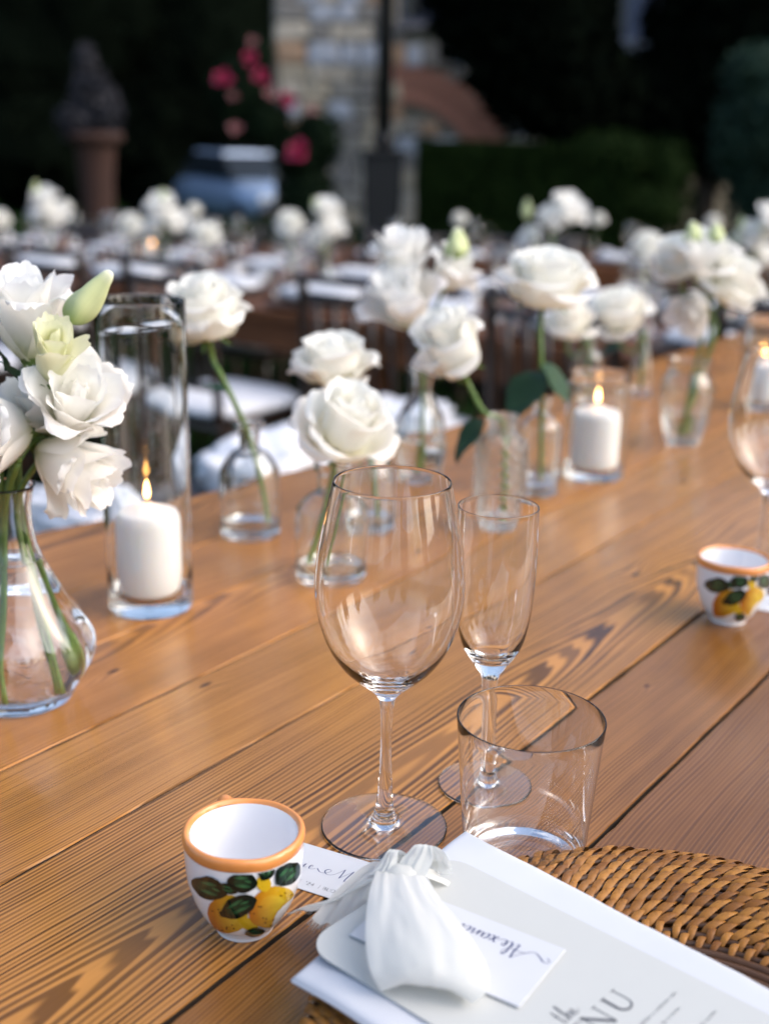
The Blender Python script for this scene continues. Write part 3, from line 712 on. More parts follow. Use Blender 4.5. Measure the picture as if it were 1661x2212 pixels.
leaf_me = [paint_mesh('painted_leaf', leaf_items(x, y, a, b, ro, .00066 + .00006 * i, 10 + i)) for i, (x, y, a, b, ro) in enumerate(LEAFS)]
cup_me = mesh('bowl', *lathe_VF(cup_prof, 64), M['ceramic']); V, Fc = lathe_VF([(0, .0012), (.0125, .0012), (.0130, 0), (.0145, 0)], 64); foot_me = mesh('foot', V, Fc, M['ceramic'])
in_me = lathe('inside', smooth_prof(CUPI, 6), M['ceramic'], 64)
def wob(p, a): return (p[0], p[1], p[2] + .0003 * math.sin(3 * a + 1) + .0002 * math.sin(7 * a))
rim_me = lathe('rim', smooth_prof(RIMP, 4), M['orange'], 64, wob)
hd = spline([(.0290, 0, .046), (.037, 0, .0475), (.0425, 0, .041), (.043, 0, .030), (.038, 0, .020), (.0262, 0, .0185)], 6)
hand_me = tube('handle', hd, [.0052 - .0014 * math.sin(math.pi * k / (len(hd) - 1)) for k in range(len(hd))], M['orange'], 12)
def lemon_cup(label, loc, dz, rot=0):
    t = thing('lemon_cup', label, 'cup', loc, rot)
    for n, me in [('bowl', cup_me), ('foot', foot_me), ('inside', in_me), ('rim', rim_me), ('lemon', lemon_me), ('speckle', dot_me)]: link(n, me, t)
    for me in leaf_me: link('painted_leaf', me, t)
    link('handle', hand_me, t, Matrix.Rotation(R_(112), 4, 'Z') @ Matrix.Translation((0, 0, .003)))
    return t
lemon_cup('white ceramic espresso cup with orange rim and painted lemons, nearest to the napkin', CP, 0)
lemon_cup('white lemon-painted cup with orange rim in front of the second wine glass', at(1571, 1338), 0, R_(-10))

# ------------------------------------------------------------------ writing
def ribbon_VF(pts, w, z=0.0):
    V, Fc = [], []; m = len(pts)
    ww = w if hasattr(w, '__len__') else [w] * m
    for i, p in enumerate(pts):
        a = Vector(pts[min(i + 1, m - 1)]) - Vector(pts[max(i - 1, 0)]); a = a.normalized() if a.length > 1e-9 else Vector((1, 0, 0)); nx_, ny_ = -a.y, a.x
        V += [(p[0] + nx_ * ww[i] / 2, p[1] + ny_ * ww[i] / 2, z), (p[0] - nx_ * ww[i] / 2, p[1] - ny_ * ww[i] / 2, z)]
    for i in range(m - 1): Fc.append((2 * i, 2 * i + 1, 2 * i + 3, 2 * i + 2))
    return V, Fc
def script_mesh(name, strokes, scale, w, mat, z):
    mb = MB()
    for st in strokes:
        pts = [(x * scale, y * scale, 0) for (x, y) in st]; sp = spline(pts, 6); ww = []
        for i in range(len(sp)):     # pen pressure: down-strokes are heavier
            d = sp[min(i + 1, len(sp) - 1)] - sp[max(i - 1, 0)]
            ww.append(w * (.55 + .9 * max(0, -d.normalized().y if d.length > 1e-9 else 0)))
        V, Fc = ribbon_VF(sp, ww, z); mb.add(V, Fc)
    return mb.mesh(name, mat, False)
def shift(st, dx, s=1): return [(x * s + dx, y * s) for (x, y) in st]
G_i = [(0, .08), (.15, .42), (.12, .10), (.20, .02), (.34, .12)]
G_e = [(0, .14), (.17, .24), (.20, .38), (.11, .44), (.03, .26), (.10, .03), (.28, .05), (.46, .22)]
G_l = [(0, .12), (.28, .75), (.22, .98), (.12, .7), (.14, .05), (.28, .02), (.4, .2)]
G_M = [(-1.35, .30), (-1.0, .0), (-.62, .10), (-.42, .42), (-.62, .52), (-.78, .26), (-.5, -.02), (-.1, .16), (.30, .95)]
G_M2 = [(.30, .95), (.34, .5), (.36, -.05)]; G_M3 = [(.36, -.05), (.6, .45), (.88, 1.0)]; G_M4 = [(.88, 1.0), (.80, .4), (.78, -.2), (.95, -.05), (1.1, .15)]
mil = [shift(G_i, -2.35), shift(G_e, -1.9), G_M, G_M2, G_M3, G_M4, shift(G_i, 1.1), shift(G_l, 1.5), shift(G_l, 1.95)] + [[(-2.14, .62), (-2.12, .66)], [(1.3, .62), (1.32, .66)]]
# capitals as single pen lines (unit height)
CAP = {'T': [[(0, 1), (.8, 1)], [(.4, 1), (.4, 0)]], 'H': [[(0, 0), (0, 1)], [(.75, 0), (.75, 1)], [(0, .52), (.75, .52)]], 'J': [[(.35, 1), (.35, .05), (.2, -.2), (.05, -.2)]],
       'U': [[(0, 1), (0, .3), (.18, .02), (.5, .02), (.7, .3), (.7, 1)]], 'N': [[(0, 0), (0, 1)], [(0, 1), (.75, 0)], [(.75, 0), (.75, 1)]], 'E': [[(0, 0), (0, 1)], [(0, 1), (.55, 1)], [(0, .52), (.45, .52)], [(0, 0), (.6, 0)]],
       "'": [[(.1, 1.05), (.05, .8)]], '2': [[(0, .8), (.2, 1), (.5, .9), (.5, .65), (0, 0)], [(0, 0), (.6, 0)]], '4': [[(.45, 0), (.45, 1)], [(.45, 1), (0, .3)], [(0, .3), (.7, .3)]], '|': [[(.2, -.2), (.2, 1.2)]],
       'B': [[(0, 0), (0, 1)], [(0, 1), (.4, .98), (.45, .75), (.4, .54), (0, .52)], [(0, .52), (.45, .5), (.58, .26), (.45, .02), (0, 0)]], 'D': [[(0, 0), (0, 1)], [(0, 1), (.45, .95), (.7, .5), (.45, .05), (0, 0)]], ' ': [], '0': []}
def caps_strokes(txt, sp=.32):
    out = []; x = 0
    for ch in txt:
        g = CAP[ch]
        for st in g:
            pts = [(px_ + x, py_) for px_, py_ in st]
            if len(pts) == 2: pts = [pts[0], ((pts[0][0] + pts[1][0]) / 2, (pts[0][1] + pts[1][1]) / 2), pts[1]]
            out.append(pts)
        w = max([p[0] for st in g for p in st], default=.35); x += w + sp
    return out, x
def place_card(label, loc, rz):
    L, H_ = .094, .040
    t = thing('place_card', label, 'place card', loc, rz)
    link('paper', bevel_box('paper', (L, H_, .0006), M['card'], .0002, 1, (0, 0, .0005)), t)
    o = link('name_lettering', script_mesh('name_lettering', mil, .0088, .00045, M['ink'], 0), t, Matrix.Translation((.0075, -.0015, .00088)))
    st, w = caps_strokes("TH JUNE '24 | BUD")
    link('date_lettering', script_mesh('date_lettering', [[(x, y) for x, y in s] for s in st], .0026, .00030, M['grey_ink'], 0), t, Matrix.Translation((-.022, -.0152, .00088)))
    return t
A_ = R_(-25.8); ca, sa = math.cos(A_), math.sin(A_)
tl = at(653, 1818, .001); tr_ = at(800, 1862, .001); mid = (tl + tr_) / 2
cc = mid + Vector((ca, sa, 0)) * .003 - Vector((-sa, ca, 0)) * .020; cc.z = 0
place_card('white place card with blue handwriting tucked behind the near lemon cup', cc, A_)
place_card('white place card half out of the picture beside the farther lemon cup', cc + Vector((.366, .425, 0)), A_)

# ------------------------------------------------------------------ wicker charger
CC = Vector((.134, .430, 0)); CS = .1652 / .178
ch = thing('wicker_charger', 'round woven brown rattan charger under the folded white napkin', 'charger', CC); ch.scale = (CS, CS, 1)
# dish profile: radius -> height of the woven surface
def ch_z(r): return float(np.interp(r, [0, .108, .118, .128, .138, .150, .163, .172, .178], [.005, .005, .0065, .0100, .0140, .0172, .0186, .0175, .0130]))
cores = MB()
rows = [(.1755, .0042), (.1690, .0036), (.1625, .0036), (.1560, .0036), (.1495, .0036), (.1430, .0036), (.1365, .0036), (.1300, .0036), (.1235, .0036), (.117, .0034), (.110, .0034)]
for (r0, rr) in rows:
    nseg = 120; V, Fc = [], []
    for k in range(nseg):
        a = 2 * math.pi * k / nseg; c = Vector((math.cos(a), math.sin(a), 0))
        for j in range(6):
            b = 2 * math.pi * j / 6; V.append(c * (r0 + rr * .72 * math.cos(b)) + Vector((0, 0, ch_z(r0) - .0012 + rr * .6 * math.sin(b))))
    for k in range(nseg):
        for j in range(6): Fc.append((k * 6 + j, ((k + 1) % nseg) * 6 + j, ((k + 1) % nseg) * 6 + (j + 1) % 6, k * 6 + (j + 1) % 6))
    cores.add(V, Fc)
for k in range(16):
    r0 = .008 + .0064 * k; nseg = 72; V, Fc = [], []
    for q in range(nseg):
        a = 2 * math.pi * q / nseg; c = Vector((math.cos(a), math.sin(a), 0))
        for j in range(6):
            b = 2 * math.pi * j / 6; V.append(c * (r0 + .0031 * math.cos(b)) + Vector((0, 0, .0038 + .0028 * math.sin(b))))
    for q in range(nseg):
        for j in range(6): Fc.append((q * 6 + j, ((q + 1) % nseg) * 6 + j, ((q + 1) % nseg) * 6 + (j + 1) % 6, q * 6 + (j + 1) % 6))
    cores.add(V, Fc)
tag(link('coil', cores.mesh('coil', M['cane']), ch), kind='stuff')
def wrap_mesh(L, w, arch, skew):
    """a flat split-cane strip bending over a coil, slanted along the row"""
    V, Fc = [], []; n = 8
    for i in range(n + 1):
        s = i / n - .5; wd = w * (1 - 2.2 * abs(s - .06) ** 2.4); z = arch * (1 - (2 * s) ** 2)
        x = skew * s
        for (q, h) in [(-.5, 0), (-.25, .00045), (.25, .00055), (.5, .0002)]: V.append((x + q * wd, s * L, z + h))
    for i in range(n):
        for j in range(3): Fc.append((i * 4 + j, i * 4 + j + 1, (i + 1) * 4 + j + 1, (i + 1) * 4 + j))
    return V, Fc
wr = []
for k in range(5):
    V, Fc = wrap_mesh(.0128, .0058 + .0004 * (k % 3), .0027, .0095 + .0005 * k); me = mesh('strand', V, Fc, M['rattan']); wr.append((me, V, Fc))
V, Fc = wrap_mesh(.0150, .0064, .0040, .0120); wr_rim = (mesh('strand', V, Fc, M['rattan']), V, Fc)
V, Fc = wrap_mesh(.0140, .0042, .0035, .003); wr_in = (mesh('strand', V, Fc, M['rattan']), V, Fc)
rest = MB(); r = random.Random(8); npart = 0
a_lo, a_hi = 25, 112
for ri, (r0, rr) in enumerate(rows):
    n = int(2 * math.pi * r0 / (.0088 if ri == 0 else .0080)); 
    if ri >= 9: n = int(2 * math.pi * r0 / .0088)
    for k in range(n):
        a = 360 * (k + .5 * (ri % 2)) / n + r.uniform(-.3, .3); ar = R_(a)
        me, V, Fc = wr_rim if ri == 0 else (wr_in if ri >= 9 else wr[(k * 3 + ri) % 5])
        tilt = math.atan2(ch_z(r0 + .004) - ch_z(r0 - .004), .008)
        Mx = Matrix.Translation((r0 * math.cos(ar), r0 * math.sin(ar), ch_z(r0) - .0010)) @ Matrix.Rotation(ar - math.pi / 2, 4, 'Z') @ Matrix.Rotation(tilt, 4, 'X') @ Matrix.Rotation(r.uniform(-.12, .12), 4, 'Z') @ Matrix.Diagonal((1, 1, r.uniform(.85, 1.15), 1))
        if a_lo < a % 360 < a_hi and npart < 300:
            link('strand', me, ch, Mx); npart += 1
        else: rest.add([Mx @ Vector(v) for v in V], Fc)
tag(link('weave', rest.mesh('weave', M['rattan']), ch), kind='stuff')
# spoon behind the charger
sp0 = at(1404, 1838, .003); q_ = sp0 - CC; fa = math.atan2(q_.y, q_.x) - .30
dr = CC + Vector((math.cos(fa), math.sin(fa), 0)) * .174 - sp0; dr.z = 0; dr.normalize(); ang = math.atan2(dr.y, dr.x)
spn = thing('dessert_spoon', 'polished spoon with its handle tip showing past the charger rim', 'spoon', (sp0.x, sp0.y, 0), ang)
V, Fc = [], []
for i in range(25):
    s = i / 24; x = .15 * s; w = float(np.interp(s, [0, .02, .05, .15, .5, .9, 1], [.0015, .0042, .0055, .0050, .0026, .0022, .0026])); z = .0022 + .004 * s ** 1.5
    for (q, h) in [(-1, 0), (-.7, .0011), (.7, .0011), (1, 0), (.7, -.0009), (-.7, -.0009)]: V.append((x, q * w, z + h))
for i in range(24):
    for j in range(6): Fc.append((i * 6 + j, i * 6 + (j + 1) % 6, (i + 1) * 6 + (j + 1) % 6, (i + 1) * 6 + j))
Fc += [tuple(range(6)), tuple(24 * 6 + j for j in reversed(range(6)))]
link('handle', mesh('handle', V, Fc, M['steel']), spn)
V, Fc = [], []; nu, nv = 14, 10
for lay in (0, 1):
    for i in range(nv + 1):
        for k in range(nu):
            a = 2 * math.pi * k / nu; q = i / nv
            V.append((.15 + .024 + .026 * q * math.cos(a), .017 * q * math.sin(a) * (1 + .12 * math.cos(a)), .0015 + .0062 * q * q + lay * .0008))
for lay in (0, 1):
    b = lay * (nv + 1) * nu
    for i in range(nv):
        for k in range(nu): Fc.append((b + i * nu + k, b + i * nu + (k + 1) % nu, b + (i + 1) * nu + (k + 1) % nu, b + (i + 1) * nu + k))
link('spoon_bowl', mesh('spoon_bowl', V, Fc, M['steel']), spn)

# ------------------------------------------------------------------ napkin, menu, name card, ribbon
NZ = .0195
n_tl = at(1005, 1793, .030); n_l = at(628, 2105, .028)
ax = (at(1661, 2135, .030) - n_tl); ax.z = 0; ax.normalize()            # long axis of the napkin, towards the lower right
ay = Vector((-ax.y, ax.x, 0))                                          # across, towards the far side
wdt = (n_l - n_tl).dot(-ay); skew = (n_l - n_tl).dot(ax)
NA = math.atan2(ax.y, ax.x); NL = .26
nap = thing('napkin', 'white folded linen napkin lying on the wicker charger', 'napkin', (n_tl.x, n_tl.y, 0), NA)
def nap_sheet(name, x0, x1, y0, y1, z0, z1, sk, seed, nx_=44, ny_=26, dr=0.0):
    """soft folded layer, y runs 0..-width; rounded rolled edges, slight sag past the dish rim"""
    V, Fc = [], []
    def zz(x, y, top):
        u = (x - x0) / (x1 - x0); v = (y - y0) / (y1 - y0)
        e = min(u, 1 - u) * (x1 - x0); f = min(v, 1 - v) * (y1 - y0); d = max(min(e, f), 0)
        k = math.sqrt(max(0, 1 - (1 - min(d / .0045, 1)) ** 2))
        mid = (z0 + z1) / 2; hgt = (z1 - z0) / 2 * (k if d < .0045 else 1)
        w = .0007 * noise.noise(Vector((x * 22, y * 30, seed))) + .0004 * noise.noise(Vector((x * 70, y * 40, seed)))
        sag = -dr * max(0, 1 - u / .18) ** 2 * max(0, (1 - v) - .3)
        return mid + (hgt if top else -hgt) + w + sag
    def us(n): return [.5 - .5 * math.cos(math.pi * i / n) for i in range(n + 1)]
    X = [x0 + (x1 - x0) * u for u in us(nx_)]; Y = [y0 + (y1 - y0) * v for v in us(ny_)]
    for top in (True, False):
        for y in Y:
            for x in X:
                v = (y - y0) / (y1 - y0); c = .006
                cx = x; 
                V.append((cx + sk * (1 - v) + .0008 * noise.noise(Vector((y * 30, seed, 1))), y + .0008 * noise.noise(Vector((x * 25, seed, 4))), zz(x, y, top)))
    W_ = nx_ + 1; B = W_ * (ny_ + 1)
    for j in range(ny_):
        for i in range(nx_):
            q = (j * W_ + i, j * W_ + i + 1, (j + 1) * W_ + i + 1, (j + 1) * W_ + i); Fc.append(q); Fc.append(tuple(B + k for k in reversed(q)))
    for i in range(nx_): Fc.append((i + 1, i, B + i, B + i + 1)); Fc.append((ny_ * W_ + i, ny_ * W_ + i + 1, B + ny_ * W_ + i + 1, B + ny_ * W_ + i))
    for j in range(ny_): Fc.append((j * W_, (j + 1) * W_, B + (j + 1) * W_, B + j * W_)); Fc.append(((j + 1) * W_ + nx_, j * W_ + nx_, B + j * W_ + nx_, B + (j + 1) * W_ + nx_))
    return mesh(name, V, Fc, M['linen'])
link('lower_fold', nap_sheet('lower_fold', .007, NL, -wdt + .006, -.006, NZ, NZ + .0062, skew, 1, dr=.008), nap)
link('upper_fold', nap_sheet('upper_fold', 0, NL - .004, -wdt, 0, NZ + .0063, NZ + .0118, skew, 2, dr=.006), nap)
ZT = NZ + .0124
def rounded_card(name, L, W_, rad, th, mat, n=8):
    bm = bmesh.new(); pts = []
    for (cx, cy_, a0) in [(L / 2 - rad, W_ / 2 - rad, 0), (-L / 2 + rad, W_ / 2 - rad, 90), (-L / 2 + rad, -W_ / 2 + rad, 180), (L / 2 - rad, -W_ / 2 + rad, 270)]:
        for k in range(n + 1): a = R_(a0 + 90 * k / n); pts.append((cx + rad * math.cos(a), cy_ + rad * math.sin(a)))
    vs = [bm.verts.new((x, y, 0)) for x, y in pts]; f = bm.faces.new(vs); ex = bmesh.ops.extrude_face_region(bm, geom=[f])
    for v in ex['geom']:
        if isinstance(v, bmesh.types.BMVert): v.co.z += th
    return bm_mesh(name, bm, mat)
ma = R_(-41.5); mx_, my_ = Vector((math.cos(ma), math.sin(ma), 0)), Vector((-math.sin(ma), math.cos(ma), 0))
m_tl = at(965, 1843, ZT + .001)
MW, ML = .104, .235
mc = m_tl + mx_ * (ML / 2 - .001) - my_ * (MW / 2); 
men = thing('menu_card', 'cream menu card with rounded corners lying on the napkin', 'menu', (mc.x, mc.y, ZT), ma)
link('paper', rounded_card('paper', ML, MW, .016, .0008, M['cream_card']), men)
def serif_word(strokes_thin, thick, mat, name, M_):
    pass
def poly_mesh(name, polys, mat):
    V, Fc = [], []
    for p in polys: b = len(V); V += [(x, y, 0) for x, y in p]; Fc.append(tuple(range(b, b + len(p))))
    return mesh(name, V, Fc, mat, False)
def bar(x0, y0, x1, y1, w): 
    d = Vector((x1 - x0, y1 - y0)); n = Vector((-d.y, d.x)).normalized() * w / 2
    return [(x0 + n.x, y0 + n.y), (x1 + n.x, y1 + n.y), (x1 - n.x, y1 - n.y), (x0 - n.x, y0 - n.y)]
def arc_band(cx, cy_, rx, ry, a0, a1, w0, w1, n=14):
    o, i_ = [], []
    for k in range(n + 1):
        a = R_(a0 + (a1 - a0) * k / n); w = w0 + (w1 - w0) * k / n; o.append((cx + (rx + w / 2) * math.cos(a), cy_ + (ry + w / 2) * math.sin(a))); i_.append((cx + (rx - w / 2) * math.cos(a), cy_ + (ry - w / 2) * math.sin(a)))
    return o + i_[::-1]
SER = lambda x, y, w=.26: bar(x - w / 2, y, x + w / 2, y, .035)
LET = {'M': [bar(.08, 0, .12, 1, .05), bar(.12, 1, .50, .02, .15), bar(.50, .02, .90, 1, .05), bar(.90, 1, .94, 0, .15), SER(.08, 0), SER(.94, 0), SER(.10, 1, .2), SER(.92, 1, .2)],
       'E': [bar(.12, 0, .12, 1, .14), bar(.1, .98, .62, .98, .04), bar(.1, .52, .5, .52, .04), bar(.1, .02, .66, .02, .04), bar(.62, .98, .62, .8, .03), bar(.66, .02, .66, .2, .03)],
       'N': [bar(.10, 0, .10, 1, .05), bar(.06, 1, .86, 0, .15), bar(.88, 0, .88, 1, .05), SER(.10, 0), SER(.06, 1, .2), SER(.88, 1)],
       'U': [bar(.12, 1, .12, .32, .14), arc_band(.46, .32, .335, .30, 180, 360, .13, .05), bar(.80, .32, .80, 1, .05), SER(.12, 1, .3), SER(.80, 1)]}
Bm = Matrix.Rotation(R_(48) - ma, 4, 'Z')       # writing runs across the card, tops towards its arched end
xo = 0; CAPH = .0118
u_px = at(1336, 2167, ZT)      # the middle of the U
loc = Matrix.Rotation(-ma, 3, 'Z') @ (u_px - Vector((mc.x, mc.y, ZT)))
for chx, off in [('M', -3.62), ('E', -2.15), ('N', -1.36), ('U', 0)]:
    q = Matrix.Translation((loc.x, loc.y, .00095)) @ Bm @ Matrix.Translation(((off - .46) * CAPH * 1.0, -.5 * CAPH, 0)) @ Matrix.Scale(CAPH, 4)
    link('letter', poly_mesh('letter', LET[chx], M['grey_ink']), men, q)
G_t = [(.1, 1.0), (.06, .2), (.14, .02), (.3, .15)]; G_h = [(0, .05), (.25, 1.0), (.15, 1.05), (.05, 0), (.2, .4), (.32, .4), (.32, .05), (.45, .1)]
the = [G_t, [(-.1, .6), (.3, .65)], shift(G_h, .4), shift(G_e, .9)]
th_p = Matrix.Rotation(-ma, 3, 'Z') @ (at(1222, 2190, ZT) - Vector((mc.x, mc.y, ZT)))
link('script_lettering', script_mesh('script_lettering', the, .0085, .0005, M['grey_ink'], 0), men, Matrix.Translation((th_p.x, th_p.y, .00095)) @ Bm @ Matrix.Translation((-.006, -.004, 0)))
lines = MB(); r = random.Random(4)
for li in range(7):
    p = Matrix.Rotation(-ma, 3, 'Z') @ (at(1418, 2190, ZT) - Vector((mc.x, mc.y, ZT))); base = Matrix.Translation((p.x, p.y, .00095)) @ Bm @ Matrix.Translation((-.030 + .004 * (li % 2), -.0062 * li, 0))
    x = 0
    while x < .046 - .012 * (li % 3):     # rows of small print
        hh = .0011 + .0006 * r.random(); w = .0007 + .0006 * r.random()
        for q in (bar(x, 0, x, hh, .00018), bar(x, hh * .5, x + w, hh * .5, .00015), bar(x + w, 0, x + w, hh * .9, .00018)):
            b = len(lines.V); lines.V += [tuple(base @ Vector((a_, b_, 0))) for a_, b_ in q]; lines.F.append((b, b + 1, b + 2, b + 3))
        x += w + .0007 + (.0014 if r.random() < .2 else 0)
link('body_lettering', lines.mesh('body_lettering', M['grey_ink'], False), men)
# name card lying on the menu
k_tr, k_br = at(1222, 2053, ZT + .0015), at(1147.6, 2188, ZT + .0015)
kx = (k_tr - at(913, 1932, ZT + .0015)); kx.z = 0; kx.normalize(); ka = math.atan2(kx.y, kx.x); ky = Vector((-kx.y, kx.x, 0))
KH = (k_tr - k_br).length; KL = .088; kc = k_tr - kx * KL / 2 - ky * KH / 2
nc = thing('name_card', 'small white name card with upside-down blue script under the silk ribbon', 'name card', (kc.x, kc.y, ZT + .0012), ka)
link('paper', bevel_box('paper', (KL, KH, .0007), M['card'], .0002, 1, (0, 0, .0006)), nc)
GA = [(-.75, .12), (-.95, .3), (-.75, .48), (-.45, .25), (-.1, .1), (.3, .5), (.62, 1.0)]; GA2 = [(.62, 1.0), (.66, .5), (.64, .0), (.78, .08)]; GA3 = [(.2, .35), (.5, .42), (.85, .4)]
G_x = [(0, .4), (.1, .42), (.25, .02), (.4, .1)]; G_x2 = [(.35, .42), (.02, .0)]; G_a = [(.32, .38), (.15, .42), (.04, .2), (.12, .03), (.28, .2), (.34, .4), (.34, .08), (.5, .15)]
G_n = [(0, .05), (.08, .4), (.08, .05), (.25, .38), (.34, .35), (.34, .05), (.5, .15)]; G_d = [(.32, .38), (.15, .42), (.04, .2), (.12, .03), (.3, .3), (.46, 1.05), (.38, .1), (.5, .12)]; G_r = [(0, .1), (.12, .45), (.16, .38), (.26, .4), (.26, .08), (.42, .14)]
nm = [GA, GA2, GA3, shift(G_l, .82), shift(G_e, 1.15), shift(G_x, 1.62), shift(G_x2, 1.62), shift(G_a, 2.02), shift(G_n, 2.5), shift(G_d, 2.98), shift(G_r, 3.45), shift(G_a, 3.85)]
p = Matrix.Rotation(-ka, 3, 'Z') @ (at(1150, 2062, ZT) - Vector((kc.x, kc.y, ZT)))
link('name_lettering', script_mesh('name_lettering', nm, .0105, .0006, M['ink'], 0), nc, Matrix.Translation((p.x, p.y, .00105)) @ Matrix.Rotation(math.pi, 4, 'Z'))

# silk ribbon: band over the napkin, gathered knot, two loops, frayed tails
rib = thing('silk_ribbon', 'pale silk ribbon knotted round the napkin with frayed ends', 'ribbon', (0, 0, 0))
def ribbon_sheet(name, spine, halfw, nrm, seed, puff=.0, nv=30, gath_end=False, fold=1.0, crinkle=.0016):
    """spine: list of points; halfw: list of half-width vectors"""
    n = len(spine); k = 9
    SP = spline(spine, k); HW = spline([tuple(h) for h in halfw], k)
    V, Fc = [], []
    for i, (p, h) in enumerate(zip(SP, HW)):
        s = i / (len(SP) - 1)
        for j in range(nv + 1):
            q = j / nv * 2 - 1
            bump_ = puff * (1 - q * q) * math.sin(math.pi * s)
            gath = (1 - s if gath_end else s) ** 1.2
            cr = crinkle * noise.noise(Vector((q * 2.2, s * 2.0, seed))) + (.0004 + .0022 * gath) * fold * math.sin(q * 11 + seed + 1.5 * noise.noise(Vector((s * 3, seed, q)))) + .0007 * noise.noise(Vector((q * 6, s * 7, seed + 3)))
            V.append(p + h * q + Vector(nrm) * (bump_ + cr))
    for i in range(len(SP) - 1):
        for j in range(nv): Fc.append((i * (nv + 1) + j, i * (nv + 1) + j + 1, (i + 1) * (nv + 1) + j + 1, (i + 1) * (nv + 1) + j))
    return mesh(name, V, Fc, M['silk']), V[-(nv + 1):]
kn = at(868, 1885, ZT + .011)
acr = ax * .024
bx = Vector((1, -.18, 0)).normalized()
band_pts = [kn, at(876, 1935, ZT + .015), at(896, 1990, ZT + .016), at(917, 2055, ZT + .014), at(926, 2115, ZT + .010), at(922, 2150, ZT + .005), at(918, 2148, ZT + .0022), at(912, 2100, ZT + .002), at(905, 2040, ZT + .002)]
me, _ = ribbon_sheet('band', [tuple(p) for p in band_pts], [bx * w for w in (.0125, .0172, .0225, .0265, .0258, .0205, .0195, .022, .020)], (0, 0, 1), 1, .007, gath_end=True, fold=.14)
link('band', me, rib)
me, _ = ribbon_sheet('band', [tuple(kn), tuple(kn + ay * .012 - Vector((0, 0, .004))), tuple(kn + ay * .024 - Vector((0, 0, .014))), tuple(kn + ay * .026 - Vector((0, 0, .026)))],
                     [acr * .22, acr * .5, acr * .6, acr * .6], (0, 0, 1), 5, .002)
link('band', me, rib)
# loops standing up at the knot
def loop(base, d1, up, w, seed, size):
    pts = [base, base + d1 * size * .5 + up * size * .7, base + d1 * size * .95 + up * size * .95, base + d1 * size * 1.05 + up * size * .35, base + d1 * size * .5 + up * size * .05, base]
    hw = [w * .3, w * .9, w, w * .95, w * .7, w * .25]
    return ribbon_sheet('loop', [tuple(p) for p in pts], hw, tuple(up), seed, .0005, 16, crinkle=.0030, fold=.8)[0]
up = Vector((0, 0, 1))
def peak(p, lean, h, w, seed):
    """a soft fold of silk standing up from the knot"""
    pts = [p - lean * .004, p + up * h * .55 + lean * .002, p + up * h + lean * .006, p + up * h * .5 + lean * .0115, p + lean * .014 - up * .004]
    return ribbon_sheet('fold', [tuple(q) for q in pts], [bx * w * k for k in (1.2, 1.0, .62, 1.0, 1.3)], tuple(lean), seed, 0, 20, crinkle=.0018, fold=.35)[0]
link('fold', peak(kn + Vector((.0065, .002, 0)), ay, .0115, .0068, 2), rib)
link('fold', peak(kn + Vector((-.0085, .001, -.001)), ay, .0100, .0042, 6), rib)
link('fold', peak(kn + Vector((0, .004, -.004)), ay, .0080, .0120, 9), rib)
bm = bmesh.new(); bmesh.ops.create_icosphere(bm, subdivisions=3, radius=1)
for v in bm.verts: v.co = kn + Vector((-.001, .001, -.002)) + Vector((v.co.x * .0105, v.co.y * .0065, v.co.z * .0055)) * (1 + .2 * noise.noise(v.co * 2.2))
link('knot', bm_mesh('knot', bm, M['silk'], True), rib)
def tail(pts, hw, seed):
    me, last = ribbon_sheet('tail', [tuple(p) for p in pts], hw, (0, 0, 1), seed, .003, 24, gath_end=True, crinkle=.0035); link('tail', me, rib)
    r = random.Random(seed); mb = MB(); d = (Vector(pts[-1]) - Vector(pts[-2])).normalized()
    for i in range(len(last) - 1):
        for q in range(4):
            a = last[i].lerp(last[i + 1], q / 4); e = a + d * r.uniform(.001, .0045) + Vector((r.gauss(0, .0008), r.gauss(0, .0008), r.gauss(0, .0006)))
            mb.tube([tuple(a), tuple(a.lerp(e, .5) + Vector((0, 0, r.gauss(0, .0004)))), tuple(e)], .00013, 3)
    tag(link('frayed_edge', mb.mesh('frayed_edge', M['silk']), rib), kind='stuff')
tail([kn, at(822, 1908, .036), at(765, 1945, .026), at(708, 1962, .014)], [(ax * .3 + ay * .9) * .008, (ax * .4 + ay * .9) * .014, (ax * .5 + ay * .9) * .018, (ax * .55 + ay * .9) * .019], 4)
tail([kn, at(828, 1892, .040), at(775, 1945, .030), at(735, 2000, .022)], [acr * .2, (ax * .9 + ay * .2) * .010, (ax * .9 + ay * .5) * .013, (ax * .9 + ay * .5) * .014], 6)

# ------------------------------------------------------------------ candles in glasses
def flame_to(t, z, s=1.0):
    link('wick', tube('wick', [(0, 0, z - .002), (.0003, 0, z + .004), (.0012, .0003, z + .0075)], .0007, M['wick'], 6), t)
    pr = smooth_prof([(0, 0), (.0026, .003), (.0038, .008), (.0030, .015), (.0013, .022), (0, .027)], 4)
    link('flame', lathe('flame', [(a * s, b * s + z + .0035) for a, b in pr], M['flame'], 16), t)
def candle(label, loc, r, h, group=None, s=1.0):
    t = thing('pillar_candle', label, 'candle', loc, group=group)
    pr = [(0, 0), (r * .93, 0), (r * .985, .002), (r, .006), (r, h - .012), (r * .985, h - .007), (r * .93, h - .003)] + smooth_prof([(r * .9, h - .0015), (r * .6, h + .001), (r * .3, h + .0042), (.003, h + .0062), (0, h + .0062)], 3)
    link('wax', lathe('wax', pr, M['wax'], 48), t); flame_to(t, h + .006, s); return t
